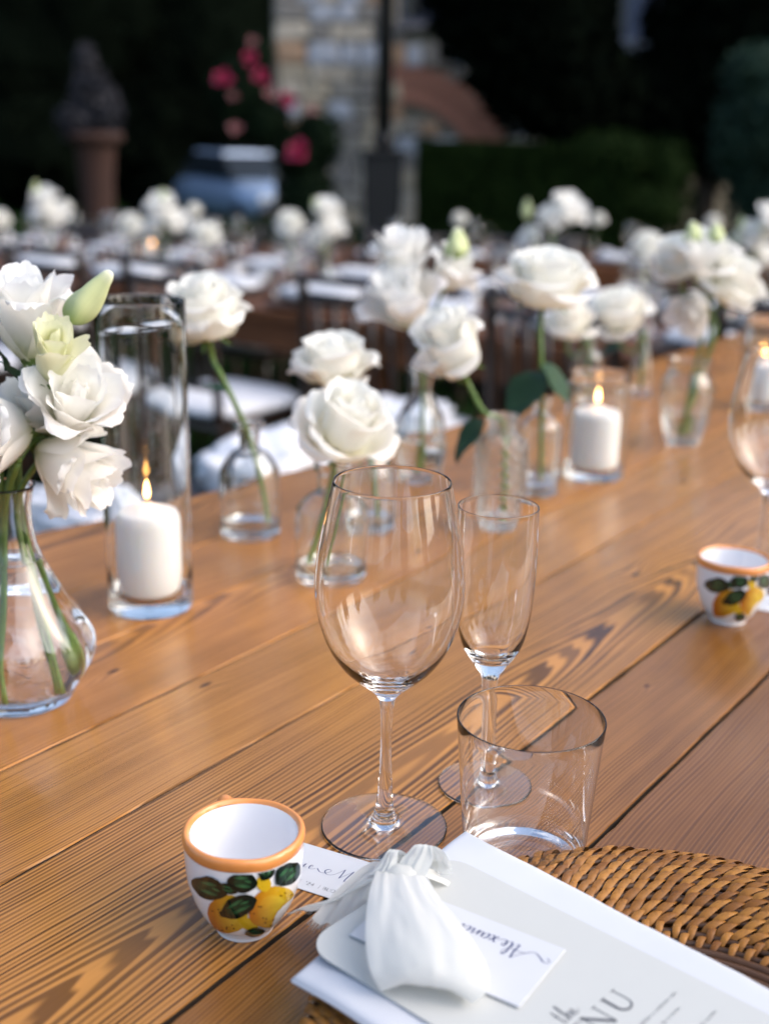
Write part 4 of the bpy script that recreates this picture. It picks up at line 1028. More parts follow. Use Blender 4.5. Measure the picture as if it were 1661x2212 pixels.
def cyl_glass(name, label, loc, r, h, thw, base, group=None, n=64):
    o = [(r * .9, 0), (r * .97, .0008), (r, .003)] + [(r, .003 + (h - .003) * k / 10) for k in range(1, 11)]
    inn = [(r - thw * .2, h + .0010), (r - thw * .5, h + .0013), (r - thw * .8, h + .0010), (r - thw, h)] + [(r - thw, h - (h - base - .004) * k / 10) for k in range(1, 11)] + [(r - thw - .002, base + .001), (r - thw - .006, base), (0, base)]
    return glass_thing(name, label, 'glass vase', loc, [('base', [(0, .0008), (r * .7, .0006), (r * .9, 0)]), ('wall', o + inn)], M['bottle'], n, group=group)
p = at(327, 1308); p.z = 0
cyl_glass('cylinder_vase', 'tall clear cylinder vase around the lit candle at the left', p, .0356, .2575, .0016, .0125)
candle('white pillar candle burning inside the tall cylinder vase', p + Vector((0, 0, .0135)), .0268, .0720, None, .62)
p = at(1279, 1028); p.z = 0
cyl_glass('candle_glass', 'short wide glass holding a lit candle, centre right', p, .0362, .1240, .0016, .010)
candle('white pillar candle burning in the short wide glass', p + Vector((.0, 0, .011)), .0280, .0700, None, .62)
p = at(1634, 880); p.z = 0
cyl_glass('candle_glass', 'clear candle glass seen through the bowl of the second wine glass', p, .030, .135, .0022, .010)
candle('white pillar candle seen through the bowl of the second wine glass', p + Vector((.0, 0, .011)), .0235, .0580, None, .6)

# ------------------------------------------------------------------ bottles and vases
def bottle(name, label, loc, outer, th, base, mat=None, n=48, fn=None, cat='bottle', water=0):
    o = smooth_prof(outer, 5); rr, rz = o[-1]
    inn = [(max(r - th, .002), z) for (r, z) in reversed(o) if z > base + .006]
    r_b = inn[-1][0]
    prof = o + [(rr - th * .2, rz + th * .4), (rr - th * .5, rz + th * .55), (rr - th * .8, rz + th * .4)] + inn + [(r_b * .97, base + .003), (r_b * .85, base + .0006), (0, base)]
    t = glass_thing(name, label, cat, loc, [('base', [(0, .0030), (outer[0][0] * .6, .0024), (outer[0][0] * .9, .0004), outer[0]]), ('wall', prof)], mat or M['bottle'], n, fn)
    if water:
        w = [(0, base - .0004), (r_b * .85, base + .0002), (r_b * .97 + .0004, base + .003)] + [(max(r - th, .002) + .0004, z) for (r, z) in o if base + .006 < z < water]
        rw = w[-1][0]; w += [(rw, water), (rw - .0012, water - .0004), (0, water - .0006)]
        link('water', lathe('water', w, M['water'], n, fn), t)
    return t
APO = lambda r, sh, nk, nr, lr, h: [(r * .92, 0), (r * .985, .0012), (r, .004), (r, sh * .5), (r, sh), (r * .93, sh + (nk - sh) * .38), (r * .62, sh + (nk - sh) * .80), (nr, nk), (nr, h - .012), (nr * 1.05, h - .009), (lr, h - .0065), (lr, h - .001)]
b1p = at(541, 1153); b2p = at(712, 1248)
bottle('apothecary_bottle', 'clear apothecary bottle with one tilted rose, beside the tall cylinder vase', b1p, APO(.0300, .056, .090, .0100, .0155, .1165), .0022, .009, water=.014)
bottle('apothecary_bottle', 'clear apothecary bottle half hidden behind the big wine glass', b2p, APO(.0310, .060, .083, .0118, .0145, .1090), .0022, .009, water=.016)
b3p = at(790, 1140); 
bottle('apothecary_bottle', 'clear apothecary bottle seen through the big wine glass', b3p, APO(.0300, .052, .085, .0100, .0145, .110), .0022, .009, water=.014)
cfp = at(905, 1035)
def flute12(p, a):
    k = 1 - .05 * (.5 + .5 * math.cos(10 * a)) * min(1, max(0, (.09 - p[2]) / .03)) ; return (p[0] * k, p[1] * k, p[2])
bottle('carafe', 'fluted glass carafe with a cluster of white lisianthus, centre', cfp, [(.0235, 0), (.0246, .003), (.0280, .020), (.0312, .045), (.0270, .074), (.0165, .094), (.0117, .106), (.0125, .120), (.0165, .134)], .0024, .009, fn=flute12, cat='carafe', water=.05)
ctp = at(1075, 1135)
bottle('cut_glass_jar', 'square-patterned cut glass jar holding the leaning rose', ctp, [(.0245, 0), (.0260, .0015), (.0272, .006), (.0276, .04), (.0274, .078), (.0255, .090), (.0175, .098), (.0142, .103), (.0150, .110), (.0175, .1155)], .003, .010, M['cut'], 72, cat='jar')
slp = at(1158, 1064)
bottle('slim_bottle', 'slim clear bottle below the large open rose', slp, APO(.0238, .072, .092, .0088, .0112, .1100), .002, .008, water=.02)
smp = at(1380, 855)
bottle('conical_bottle', 'small cone-shaped glass bottle near the back edge of the table', smp, [(.0175, 0), (.0190, .002), (.0195, .012), (.0175, .040), (.0125, .066), (.0088, .084), (.0085, .104), (.0105, .112), (.0108, .1135)], .0018, .007)
fcp = at(1472, 958)
def facet(p, a):
    k = 1 - .045 * abs(math.sin(8 * a)) * (1 if p[2] < .08 else 0); return (p[0] * k, p[1] * k, p[2])
bottle('pressed_glass_vase', 'tapered pressed glass vase with vertical ribs and white flowers', fcp, [(.0195, 0), (.0212, .0012), (.0225, .006), (.0290, .030), (.0345, .062), (.0352, .076), (.0305, .088), (.0255, .097), (.0262, .106), (.0290, .1115)], .003, .012, M['cut'] if False else M['bottle'], 96, facet, 'vase', .045)
lvp = at(50, 1505)
def swirl(p, a):
    z = p[2]; amp = .06 * math.exp(-((z - .045) / .032) ** 2); k = 1 - amp * (.5 + .5 * math.cos(9 * a + z * 38)); return (p[0] * k, p[1] * k, z)
bottle('bulb_vase', 'bulb-shaped swirled glass vase full of green stems at the left edge', lvp, [(.0330, 0), (.0352, .0015), (.0375, .005), (.0420, .0126), (.0500, .0269), (.0530, .0428), (.0488, .056), (.0375, .0724), (.0275, .0895), (.0195, .1064), (.0155, .1231), (.0146, .1396), (.0165, .152), (.0182, .1560)], .0022, .008, M['glass'], 90, swirl, 'vase', .105)

# ------------------------------------------------------------------ flowers
def petal_mesh(name, prof, hw, mat, ecurl=.2, ruffle=.03, tipcut=.22, seed=0, nu=10, nv=10, maxa=1.5, freq=5):
    """one petal: prof (v, r, z) control rows; hw (v, half width) rows; wraps round the flower's axis"""
    P = np.array(prof, float); Hh = np.array(hw, float); V, Fc, UV_ = [], [], []
    vs = np.linspace(0, 1, 60); zz = np.array(smooth_prof([(a, b) for _, a, b in prof], 12)); ts = np.linspace(0, 1, len(zz))
    for i in range(nv + 1):
        for j in range(nu + 1):
            v = i / nv; u = j / nu * 2 - 1
            ve = v * (1 - tipcut * abs(u) ** 2.6 * (v ** .5))
            r = float(np.interp(ve, ts, zz[:, 0])); z = float(np.interp(ve, ts, zz[:, 1])); w = float(np.interp(v, Hh[:, 0], Hh[:, 1]))
            a = u * min(w / max(r, .14), maxa)
            n1 = noise.noise(Vector((u * freq * .35 + seed * 7, v * 1.4, seed))); n2 = noise.noise(Vector((u * freq + seed * 3, v * 2.5, seed + 5)))
            rr = r + ecurl * abs(u) ** 2.4 * v ** 1.5 + ruffle * (n1 * 1.2 + n2 * .8) * v ** 1.3
            z2 = z + ruffle * .7 * n2 * v ** 1.5
            V.append((rr * math.cos(a), rr * math.sin(a), z2)); UV_.append((u * .5 + .5, v))
    for i in range(nv):
        for j in range(nu): Fc.append((i * (nu + 1) + j, i * (nu + 1) + j + 1, (i + 1) * (nu + 1) + j + 1, (i + 1) * (nu + 1) + j))
    me = mesh(name, V, Fc, mat); uv = me.uv_layers.new(name='UVMap')
    for l in me.loops: uv.data[l.index].uv = UV_[l.vertex_index]
    return me
HW = lambda w: [(0, w * .30), (.25, w * .75), (.55, w), (.8, w * .98), (1, w * .72)]
# rows of a rose head, radius 1 = outermost reach
ROSE = [  # count, profile, half width, edge curl, ruffle, tip cut
    (3, [(0, .03, 0), (.4, .16, .35), (.8, .13, .82), (1, .07, 1.00)], .24, .00, .010, .10),
    (4, [(0, .05, 0), (.35, .24, .28), (.75, .23, .78), (1, .20, 1.02)], .32, .03, .015, .14),
    (5, [(0, .06, 0), (.35, .34, .20), (.75, .36, .70), (1, .40, .98)], .42, .07, .020, .16),
    (5, [(0, .07, 0), (.35, .46, .12), (.72, .52, .58), (.9, .58, .86), (1, .66, .90)], .50, .09, .030, .18),
    (5, [(0, .08, 0), (.35, .56, .05), (.68, .68, .42), (.88, .82, .66), (1, .93, .62)], .56, .06, .035, .18),
    (5, [(0, .08, -.02), (.3, .58, -.02), (.62, .82, .24), (.85, 1.02, .38), (1, 1.12, .24)], .60, .02, .045, .18)]
LISI = [
    (3, [(0, .05, 0), (.4, .16, .45), (.8, .17, .85), (1, .12, 1.0)], .26, .02, .03, .1),
    (4, [(0, .06, 0), (.35, .28, .38), (.75, .38, .85), (1, .46, 1.08)], .42, .06, .06, .16),
    (5, [(0, .07, 0), (.35, .36, .30), (.7, .58, .74), (1, .82, 1.0)], .52, .05, .09, .18),
    (5, [(0, .08, 0), (.3, .40, .20), (.65, .74, .58), (.88, .98, .78), (1, 1.14, .72)], .58, .00, .11, .2)]
def rows_meshes(rows, mat, variants=3, s0=0):
    out = []
    for i, (c, pr, w, ec, ru, tc) in enumerate(rows):
        out.append((c, [petal_mesh('petal', pr, HW(w), mat, ec, ru, tc, s0 + i * 5 + k) for k in range(variants)]))
    return out
ROSE_R = rows_meshes(ROSE, M['rose']); LIS_R = rows_meshes(LISI, M['lis'], 3, 50); LISG_R = rows_meshes(LISI[:3], M['lisg'], 3, 90)
def frame(axis, spin=0):
    a = Vector(axis).normalized(); x = a.orthogonal().normalized(); y = a.cross(x); m = Matrix((x, y, a)).transposed().to_4x4()
    return m @ Matrix.Rotation(spin, 4, 'Z')
def head(parent, rows, org, axis, R, H_, seed, opened=1.0, skip=0, drop=0, inv=Matrix()):
    """petals in rows round the axis; R, H_ scale reach and height"""
    r = random.Random(seed); base = inv @ Matrix.Translation(org) @ frame(axis, r.random() * 6)
    for i, (c, ms) in enumerate(rows[:len(rows) - drop]):
        for k in range(c):
            a = (k + .5 * (i % 2)) * 2 * math.pi / c + r.uniform(-.2, .2) + i * .7
            sx = R * r.uniform(.93, 1.07) * (opened if i > 1 else 1); sz = H_ * r.uniform(.94, 1.05)
            q_ = .05 + .045 * i; t1 = Matrix.Rotation(r.uniform(-q_, q_), 4, 'Y') @ Matrix.Rotation(r.uniform(-q_, q_) * .5, 4, 'X')
            link('petal', ms[r.randrange(len(ms))], parent, base @ Matrix.Rotation(a, 4, 'Z') @ t1 @ Matrix.Diagonal((sx, sx, sz, 1)))
def leaf_mesh(seed, mat, L=1.0):
    V, Fc, n = [], [], 10; r = random.Random(seed)
    for i in range(n + 1):
        v = i / n; w = .36 * math.sin(math.pi * v ** .8) ** .8 if 0 < v < 1 else 0.004
        for j, q in enumerate((-1, -.5, 0, .5, 1)):
            ser = 1 + (.10 if (i % 2 and abs(q) == 1) else 0)
            V.append((v, q * w * ser, .10 * abs(q) * w * 2 - .22 * v * v + .03 * math.sin(v * 9 + q)))
    for i in range(n):
        for j in range(4): Fc.append((i * 5 + j, i * 5 + j + 1, (i + 1) * 5 + j + 1, (i + 1) * 5 + j))
    return mesh('leaf', V, Fc, mat)
LEAF = [leaf_mesh(k, M['leaf']) for k in range(2)]
def add_leaf(parent, p, direc, size, up=(0, 0, 1), inv=Matrix(), k=0):
    d = Vector(direc).normalized(); y = Vector(up).cross(d); y = y.normalized() if y.length > .01 else d.orthogonal().normalized(); z = d.cross(y)
    link('leaf', LEAF[k % 2], parent, inv @ Matrix.Translation(p) @ Matrix((d, y, z)).transposed().to_4x4() @ Matrix.Scale(size, 4))
def calyx(parent, org, axis, s, inv):
    V, Fc = [], []; m = frame(axis); o = Vector(org)
    mb = MB(); mb.lathe([(0, -.010 * s), (.0045 * s, -.009 * s), (.0065 * s, -.003 * s), (.006 * s, .002 * s)], 10, Matrix.Translation(o) @ m)
    for k in range(5):
        a = k * 1.2566; q = [(.004, -.004), (.004, .004), (.016, .003), (.028, 0), (.016, -.003)]
        zc = [0, 0, -.003, -.010, -.003]
        P = [o + (m @ Matrix.Rotation(a, 4, 'Z')).to_3x3() @ Vector((x * s, y * s, z * s)) for (x, y), z in zip(q, zc)]; mb.add(P, [(0, 1, 2, 3, 4)])
    link('calyx', mb.mesh('calyx', M['stem']), parent, inv)
def rose(label, foot, mids, hx, hy, hY, axis, d, seed, opened=1.0, hgt=.60, leaves=(), drop=0):
    """foot: stem end on the bottle floor; head centre at a photo place (hx, hy) and depth hY; d: head diameter"""
    foot = Vector(foot); t = thing('white_rose', label, 'rose', foot); inv = Matrix.Translation(-foot)
    R = d / 2 / 1.06; Hh = R * 2 * hgt; ax_ = Vector(axis).normalized(); org = atY(hx, hy, hY) - ax_ * Hh * .45
    head(t, ROSE_R, org, ax_, R, Hh, seed, opened, drop=drop, inv=inv)
    calyx(t, org, ax_, d / .09, inv)
    pts = spline([foot] + [Vector(m) for m in mids] + [org - ax_ * .03, org - ax_ * .006], 6)
    link('stem', tube('stem', [p - foot for p in pts], .0027, M['stem'], 8), t)
    for i, (lp, ld, ls) in enumerate(leaves): add_leaf(t, lp, ld, ls, inv=inv, k=i)
    return t
def neck(p, z, dx=0, dy=0): return p + Vector((dx, dy, z))
# camera-facing directions: -Y towards the camera
Y1 = b1p.y
rose('cream rose leaning left above the apothecary bottle, partly behind the cylinder vase', b1p + Vector((.018, 0, .012)), [b1p + Vector((.012, 0, .05)), neck(b1p, .105, -.002), atY(480, 815, Y1)], 440, 668, Y1, (-.12, -.30, 1), .083, 1, .98, .74,
     [(atY(497, 850, Y1), (-1, .2, .45), .030)])
Y2 = b2p.y
rose('wide open white rose in the bottle just behind the big wine glass', b2p + Vector((-.020, 0, .012)), [b2p + Vector((-.008, 0, .05)), neck(b2p, .095, .002), atY(722, 1000, Y2)], 757, 912, Y2, (.34, -.42, .84), .092, 2, 1.02, .62)
Y3 = b3p.y
rose('flat open cream rose behind and above the wide open white rose', b3p + Vector((.01, 0, .012)), [neck(b3p, .10, 0), atY(770, 950, Y3)], 720, 775, Y3, (-.05, -.16, 1), .084, 3, 1.08, .50)
Y4 = ctp.y
rose('white rose tilted left on a bent stem in the cut glass jar', ctp + Vector((.006, 0, .013)), [ctp + Vector((.004, 0, .06)), neck(ctp, .108, .0), atY(1045, 890, Y4)], 968, 738, Y4, (-.42, -.34, .84), .088, 4, .92, .74,
     [(atY(1048, 905, Y4), (-.75, -.3, -.75), .052)])
Y5 = slp.y
rose('largest open white rose, standing over the slim bottle right of centre', slp + Vector((.004, 0, .012)), [slp + Vector((.002, 0, .06)), neck(slp, .105), atY(1168, 760, Y5)], 1182, 602, Y5, (.06, -.24, 1), .104, 5, 1.08, .56,
     [(atY(1170, 800, Y5), (-.55, -.45, -.62), .070), (atY(1170, 785, Y5), (.6, -.4, -.6), .052)])
Y6 = smp.y
rose('open cream rose over the small cone-shaped bottle', smp + Vector((0, 0, .012)), [neck(smp, .10), atY(1370, 760, Y6)], 1337, 668, Y6, (-.1, -.25, 1), .100, 6, 1.05, .60, [(atY(1350, 745, Y6), (-.9, -.2, -.2), .05)])
# rose half hidden between the two open ones
hb = at(1262, 880); hb.z = 0
bottle('slim_bottle', 'slim clear bottle half hidden behind the short candle glass', hb, APO(.0220, .070, .090, .0088, .0112, .108), .002, .008)
rose('smaller cream rose half hidden just right of the largest open rose', hb + Vector((0, 0, .012)), [neck(hb, .10), atY(1245, 770, hb.y)], 1225, 688, hb.y, (-.1, -.2, 1), .085, 7, 1.0, .6)

def bud_mesh(seed):
    V, Fc = [], []; n = 20; pr = smooth_prof([(.05, 0), (.20, .12), (.25, .35), (.20, .6), (.13, .82), (.09, .95), (.05, 1.0)], 4)
    for (r, z) in pr:
        for k in range(n):
            a = 2 * math.pi * k / n; q = 1 + .16 * math.sin(3 * a + z * 4.5 + seed); V.append((r * q * math.cos(a), r * q * math.sin(a), z))
    for i in range(len(pr) - 1):
        for k in range(n): Fc.append((i * n + k, i * n + (k + 1) % n, (i + 1) * n + (k + 1) % n, (i + 1) * n + k))
    Fc.append(tuple((len(pr) - 1) * n + k for k in range(n)))
    me = mesh('bud', V, Fc, M['budm']); uv = me.uv_layers.new(name='UVMap')
    for l in me.loops: uv.data[l.index].uv = (.5, V[l.vertex_index][2])
    return me
M['budm'] = petal_mat('bud_petal', (.60, .66, .36), (.80, .82, .60), (.26, .38, .11), .15)
BUD = bud_mesh(1)
def lisi(label, foot, mids, blooms, buds=(), seed=0, group=None, leaves=(), stemr=.0022):
    """blooms: (px, py, depth, axis, diameter, height factor, green?, dropped rows); each bloom hangs on the stem as a part with petals"""
    foot = Vector(foot); t = thing('white_lisianthus', label, 'lisianthus', foot, group=group); inv = Matrix.Translation(-foot)
    base = [foot] + [Vector(m) for m in mids]; fork = base[-1]; mb = MB()
    mb.tube([p - foot for p in spline(base, 5)], stemr, 7)
    for bi, (x, y, Y, axis, d, hf, green, drop) in enumerate(blooms):
        ax_ = Vector(axis).normalized(); R = d / 2 / 1.05; Hh = R * 2 * hf; org = atY(x, y, Y) - ax_ * Hh * .5
        mb.tube([p - foot for p in spline([fork, fork.lerp(org, .5) + Vector((0, 0, .004)), org - ax_ * .014, org], 4)], stemr * .8, 7)
        cb = MB(); cb.lathe([(0, -.006), (.0035, -.005), (.006, 0), (.0065, .004)], 10, frame(ax_))
        for k in range(5):
            q = Matrix.Rotation(k * 1.2566, 4, 'Z'); f = frame(ax_) @ q
            cb.add([f @ Vector(v) for v in [(.005, -.0012, 0), (.005, .0012, 0), (.013, .0007, .010), (.019, 0, .016), (.013, -.0007, .010)]], [(0, 1, 2, 3, 4)])
        b = link('bloom', cb.mesh('bloom', M['stem']), t, inv @ Matrix.Translation(org))
        head(b, LISG_R if green else LIS_R, Vector((0, 0, 0)), ax_, R, Hh, seed + bi, 1.0, drop=drop)
    for (x, y, Y, x2, y2, s) in buds:
        a = atY(x, y, Y); e = atY(x2, y2, Y); d = e - a; L = d.length
        mb.tube([p - foot for p in spline([fork, fork.lerp(a, .6) + Vector((0, .004, -.004)), a], 4)], stemr * .7, 7)
        link('bud', BUD, t, inv @ Matrix.Translation(a) @ frame(d) @ Matrix.Diagonal((L * s, L * s, L, 1)))
    link('stem', mb.mesh('stem', M['stem']), t)
    for i, (lp, ld, ls) in enumerate(leaves): add_leaf(t, lp, ld, ls, inv=inv, k=i)
    return t
YL = lvp.y
def nk(dx, dy=0): return lvp + Vector((dx, dy, .142))
lisi('upright lisianthus stem with a tall white cup bloom and a pale green bud, left edge', lvp + Vector((-.028, .004, .010)), [lvp + Vector((-.012, .004, .08)), nk(-.004, .004), atY(40, 950, YL + .01), atY(45, 830, YL + .012)],
     [(60, 690, YL + .005, (.05, -.14, 1), .066, .92, 0, 0), (112, 772, YL - .028, (.30, -.55, .85), .050, .95, 1, 0)], [(146, 697, YL - .01, 241, 588, .88)], 11,
     leaves=[(atY(15, 800, YL - .01), (-.4, -.2, 1), .05), (atY(60, 850, YL - .02), (-.3, -.3, .9), .028)])
lisi('lisianthus stem with two ruffled white blooms spreading right over the bulb vase', lvp + Vector((.026, -.006, .012)), [lvp + Vector((.014, -.003, .08)), nk(.006, -.003), atY(88, 990, YL - .008)],
     [(162, 880, YL - .02, (.30, -.55, .62), .068, .80, 0, 0), (152, 1004, YL - .010, (.75, -.35, -.30), .064, .95, 0, 0)], [], 21, leaves=[(atY(98, 985, YL - .01), (.8, -.2, .5), .018)])
lisi('lisianthus stem with a drooping white bloom cut off by the left edge', lvp + Vector((-.004, -.022, .012)), [lvp + Vector((-.003, -.012, .08)), nk(0, -.008), atY(40, 1000, YL - .02)],
     [(-14, 935, YL - .03, (-.45, -.60, .1), .074, .85, 0, 0), (85, 880, YL + .0, (-.2, -.5, .7), .056, .8, 0, 0)], [], 31)
for k, (dx, dy, ex) in enumerate([(.012, .014, .004), (-.020, -.012, -.006), (.030, .010, .007)]):
    f = lvp + Vector((dx, dy, .011)); t = thing('flower_stem', ['bare green stem standing at the middle of the bulb vase', 'bare green stem at the left inside the bulb vase', 'bare green stem bending right inside the bulb vase'][k], 'stem', f)
    mb = MB(); mb.tube(spline([Vector((0, 0, 0)), Vector((ex - dx, -dy * .6, .075)) * .6 + Vector((0, 0, .02)), Vector((ex - dx, -dy + .004, .13)), Vector((ex - dx + .003 * (k - 1), -dy + .005, .19))], 5), .0021, 7); link('stalk', mb.mesh('stalk', M['stem']), t)
    add_leaf(t, Vector((ex - dx, -dy, .165)), (.4 * (k - 1), -.6, .8), .03, k=k)
YC = cfp.y
lisi('white lisianthus cluster with a pale green bud in the fluted carafe', cfp + Vector((0, 0, .012)), [cfp + Vector((.002, 0, .07)), neck(cfp, .128), atY(905, 740, YC)],
     [(866, 560, YC + .01, (-.1, -.25, 1), .068, .95, 0, 0), (872, 655, YC - .02, (-.35, -.45, .85), .090, .80, 0, 0), (968, 590, YC + .01, (.5, -.35, .6), .060, .9, 0, 0)],
     [(985, 560, YC, 988, 492, 1.5)], 41)
YF = fcp.y
lisi('white lisianthus with paired green buds in the pressed glass vase', fcp + Vector((-.004, 0, .014)), [fcp + Vector((.006, 0, .07)), fcp + Vector((.022, 0, .12)), atY(1535, 690, YF)],
     [(1515, 562, YF, (0, -.4, 1), .082, .75, 0, 0), (1498, 665, YF - .02, (-.5, -.55, -.3), .066, .85, 0, 0)], [(1497, 525, YF, 1494, 478, 1.6), (1545, 528, YF, 1546, 482, 1.6)], 51)
rose('cream rose leaning right at the right edge, in the pressed glass vase', fcp + Vector((.004, .006, .014)), [fcp + Vector((.012, 0, .08)), atY(1545, 720, YF)], 1588, 605, YF, (.35, -.35, .85), .088, 8, 1.0, .62)
rose('cream rose at the left of the ribbed vase cluster, below two green buds', fcp + Vector((.0, -.006, .014)), [fcp + Vector((.006, .004, .08)), atY(1515, 720, YF + .01)], 1462, 556, YF + .01, (-.3, -.25, .9), .072, 9, .95, .72)

# ================================================================== bench behind the near table, with white throws
bp = at(575, 1010, -.30); bn = bp.dot(TN); bu = bp.dot(TU)
bench = thing('garden_bench', 'dark low bench along the far side of the pine table under white throws', 'bench', TU * (bu - .15) + TN * bn + Vector((0, 0, ground_z(bp.x, bp.y))), R_(TH))
zb = -.36 - bench.location.z
for k in range(3): link('seat_slat', bevel_box('seat_slat', (1.7, .105, .03), M['dark_wood'], .005, 1, (0, -.12 + .12 * k, zb)), bench)
for sx in (-.7, .7):
    for sy in (-.12, .12): link('leg', bevel_box('leg', (.05, .05, zb - .015), M['dark_wood'], .005, 1, (sx, sy, (zb - .015) / 2)), bench)
def cushion_mesh(L, W_, H_, seed, ruf=.02, name='cushion', mat=None):
    bm = bmesh.new(); bmesh.ops.create_icosphere(bm, subdivisions=4, radius=1)
    for v in bm.verts:
        p = v.co.copy(); s = lambda t, e: math.copysign(abs(t) ** e, t)
        q = Vector((s(p.x, .55) * L / 2, s(p.y, .55) * W_ / 2, s(p.z, .9) * H_ / 2 + H_ / 2))
        q += p * ruf * (noise.noise(p * 3.1 + Vector((seed, 0, 0))) + .6 * noise.noise(p * 8 + Vector((0, seed, 0)))); q.z = max(q.z, 0); v.co = q
    return bm_mesh(name, bm, mat or M['cushion'], True)
for (x, y, l, lab) in [(575, 1000, .34, 'rumpled white throw on the dark bench beside the apothecary bottle'), (118, 1122, .13, 'rumpled white throw on the dark bench left of the tall cylinder vase'), (640, 900, .24, 'small white throw behind the wide open rose on the bench')]:
    p = at(x, y, -.30); n_ = bn; u_ = p.dot(TU) + (p.dot(TN) - bn) * .3
    o = link('throw', cushion_mesh(l, .24, .10, x, .03, 'throw'), None); o.location = TU * u_ + TN * bn + Vector((0, 0, -.344)); o.rotation_euler = (0, 0, R_(TH + 8)); tag(o, lab, 'throw', 'white throws on the bench')

# ================================================================== far tables
def far_table(name, label, org, ang, L0, L1, W_, ztop, nplank):
    """org: a point of the near edge; x along the edge, y away"""
    g = min(ground_z(org[0], org[1]), ztop - .7); t = thing(name, label, 'table', (org[0], org[1], g), ang); H_ = ztop - g
    for k in range(nplank):
        w = W_ / nplank; link('plank', bevel_box('plank', (L1 - L0, w - .004, .035), M['brown_wood'], .003, 1, ((L0 + L1) / 2, w * (k + .5), H_ - .0175)), t)
    for y in (.05, W_ - .05): link('apron', bevel_box('apron', (L1 - L0 - .1, .03, .09), M['brown_wood'], .003, 1, ((L0 + L1) / 2, y, H_ - .082)), t)
    n = max(2, int((L1 - L0) / 1.5))
    for k in range(n + 1):
        x = L0 + .08 + (L1 - L0 - .16) * k / n
        for y in (.07, W_ - .07): link('leg', bevel_box('leg', (.09, .09, H_ - .038), M['brown_wood'], .006, 1, (x, y, (H_ - .038) / 2)), t)
    return t
A2 = R_(-35); V2 = Vector((math.cos(A2), math.sin(A2), 0)); N2 = Vector((-V2.y, V2.x, 0)); O2 = Vector((-.10, 3.62, 0)); Z2 = -.15
far_table('banquet_table', 'brown plank banquet table crossing behind the roses, set with glasses', O2, A2, -3.4, 1.75, .92, Z2, 6)
A3 = R_(3); V3 = Vector((math.cos(A3), math.sin(A3), 0)); N3 = Vector((-V3.y, V3.x, 0)); O3 = Vector((-.6, 6.75, 0)); Z3 = -.31
far_table('banquet_table', 'farthest brown banquet table before the hedge and planter', O3, A3, -3.2, 3.6, .92, Z3, 6)
def on2(x, y, z=0): return O2 + V2 * x + N2 * y + Vector((0, 0, Z2 + z))
def on3(x, y, z=0): return O3 + V3 * x + N3 * y + Vector((0, 0, Z3 + z))

# chairs
def make_chair(label, group):
    t = thing('banquet_chair', label, 'chair', (0, 0, 0), group=group)       # front faces +y
    D = M['dark_wood']
    for sx in (-1, 1):
        link('leg', tube('leg', [(sx * .175, .185, 0), (sx * .17, .18, .25), (sx * .17, .178, .44)], [.012, .015, .016], D, 8), t)
        link('leg', tube('leg', spline([(sx * .175, -.21, 0), (sx * .17, -.185, .42), (sx * .168, -.20, .65), (sx * .162, -.235, .92)], 4), .015, D, 8), t)
    link('seat_frame', bevel_box('seat_frame', (.39, .40, .028), D, .008, 2, (0, -.003, .435)), t)
    for z, y in ((.16, .0), (.22, .0)):
        for sx in (-1, 1): link('stretcher', tube('stretcher', [(sx * .172, -.19, z), (sx * .172, .18, z)], .008, D, 6), t)
    link('stretcher', tube('stretcher', [(-.172, .182, .19), (.172, .182, .19)], .008, D, 6), t)
    for z, y in ((.56, -.193), (.86, -.228), (.905, -.233)): link('back_rail', tube('back_rail', spline([(-.166, y, z), (0, y - .018, z), (.166, y, z)], 5), .011, D, 8), t)
    for k in range(5):
        x = -.11 + .055 * k; link('spindle', tube('spindle', [(x, -.208, .56), (x, -.226, .72), (x, -.243, .86)], [.007, .0085, .007], D, 6), t)
    link('cushion', cushion_mesh(.40, .40, .06, 3, .006), t, Matrix.Translation((0, 0, .449)))
    return t
ch0 = None
def put_chair(p, ang, label, group):
    global ch0
    if ch0 is None: ch0 = make_chair(label, group); o = ch0
    else: o = copy_tree(ch0)
    o.location = (p.x, p.y, ground_z(p.x, p.y)); o.rotation_euler = (0, 0, ang); o['label'] = label; o['group'] = group
r = random.Random(12)
for k, x in enumerate((-2.75, -2.15, -1.55, -.95, -.38, .25, .85, 1.4)):
    put_chair(on2(x + r.uniform(-.03, .03), -.12 + r.uniform(-.04, .03)), A2 + r.uniform(-.08, .08), 'dark spindle-back chair on the near side of the crossing table', 'chairs on the near side of the crossing table')
for k, x in enumerate((-2.5, -1.9, -1.3, -.7, -.1, .5, 1.1)):
    put_chair(on2(x, 1.02 + r.uniform(-.03, .05)), A2 + math.pi + r.uniform(-.08, .08), 'dark spindle-back chair on the far side of the crossing table', 'chairs on the far side of the crossing table')
for k, x in enumerate((-2.8, -2.2, -1.6, -1.0, -.4, .2, .8, 1.4, 2.0, 2.6)):
    put_chair(on3(x, -.12 + r.uniform(-.04, .03)), A3 + r.uniform(-.08, .08), 'dark spindle-back chair drawn up to the farthest table', 'chairs at the farthest banquet table')

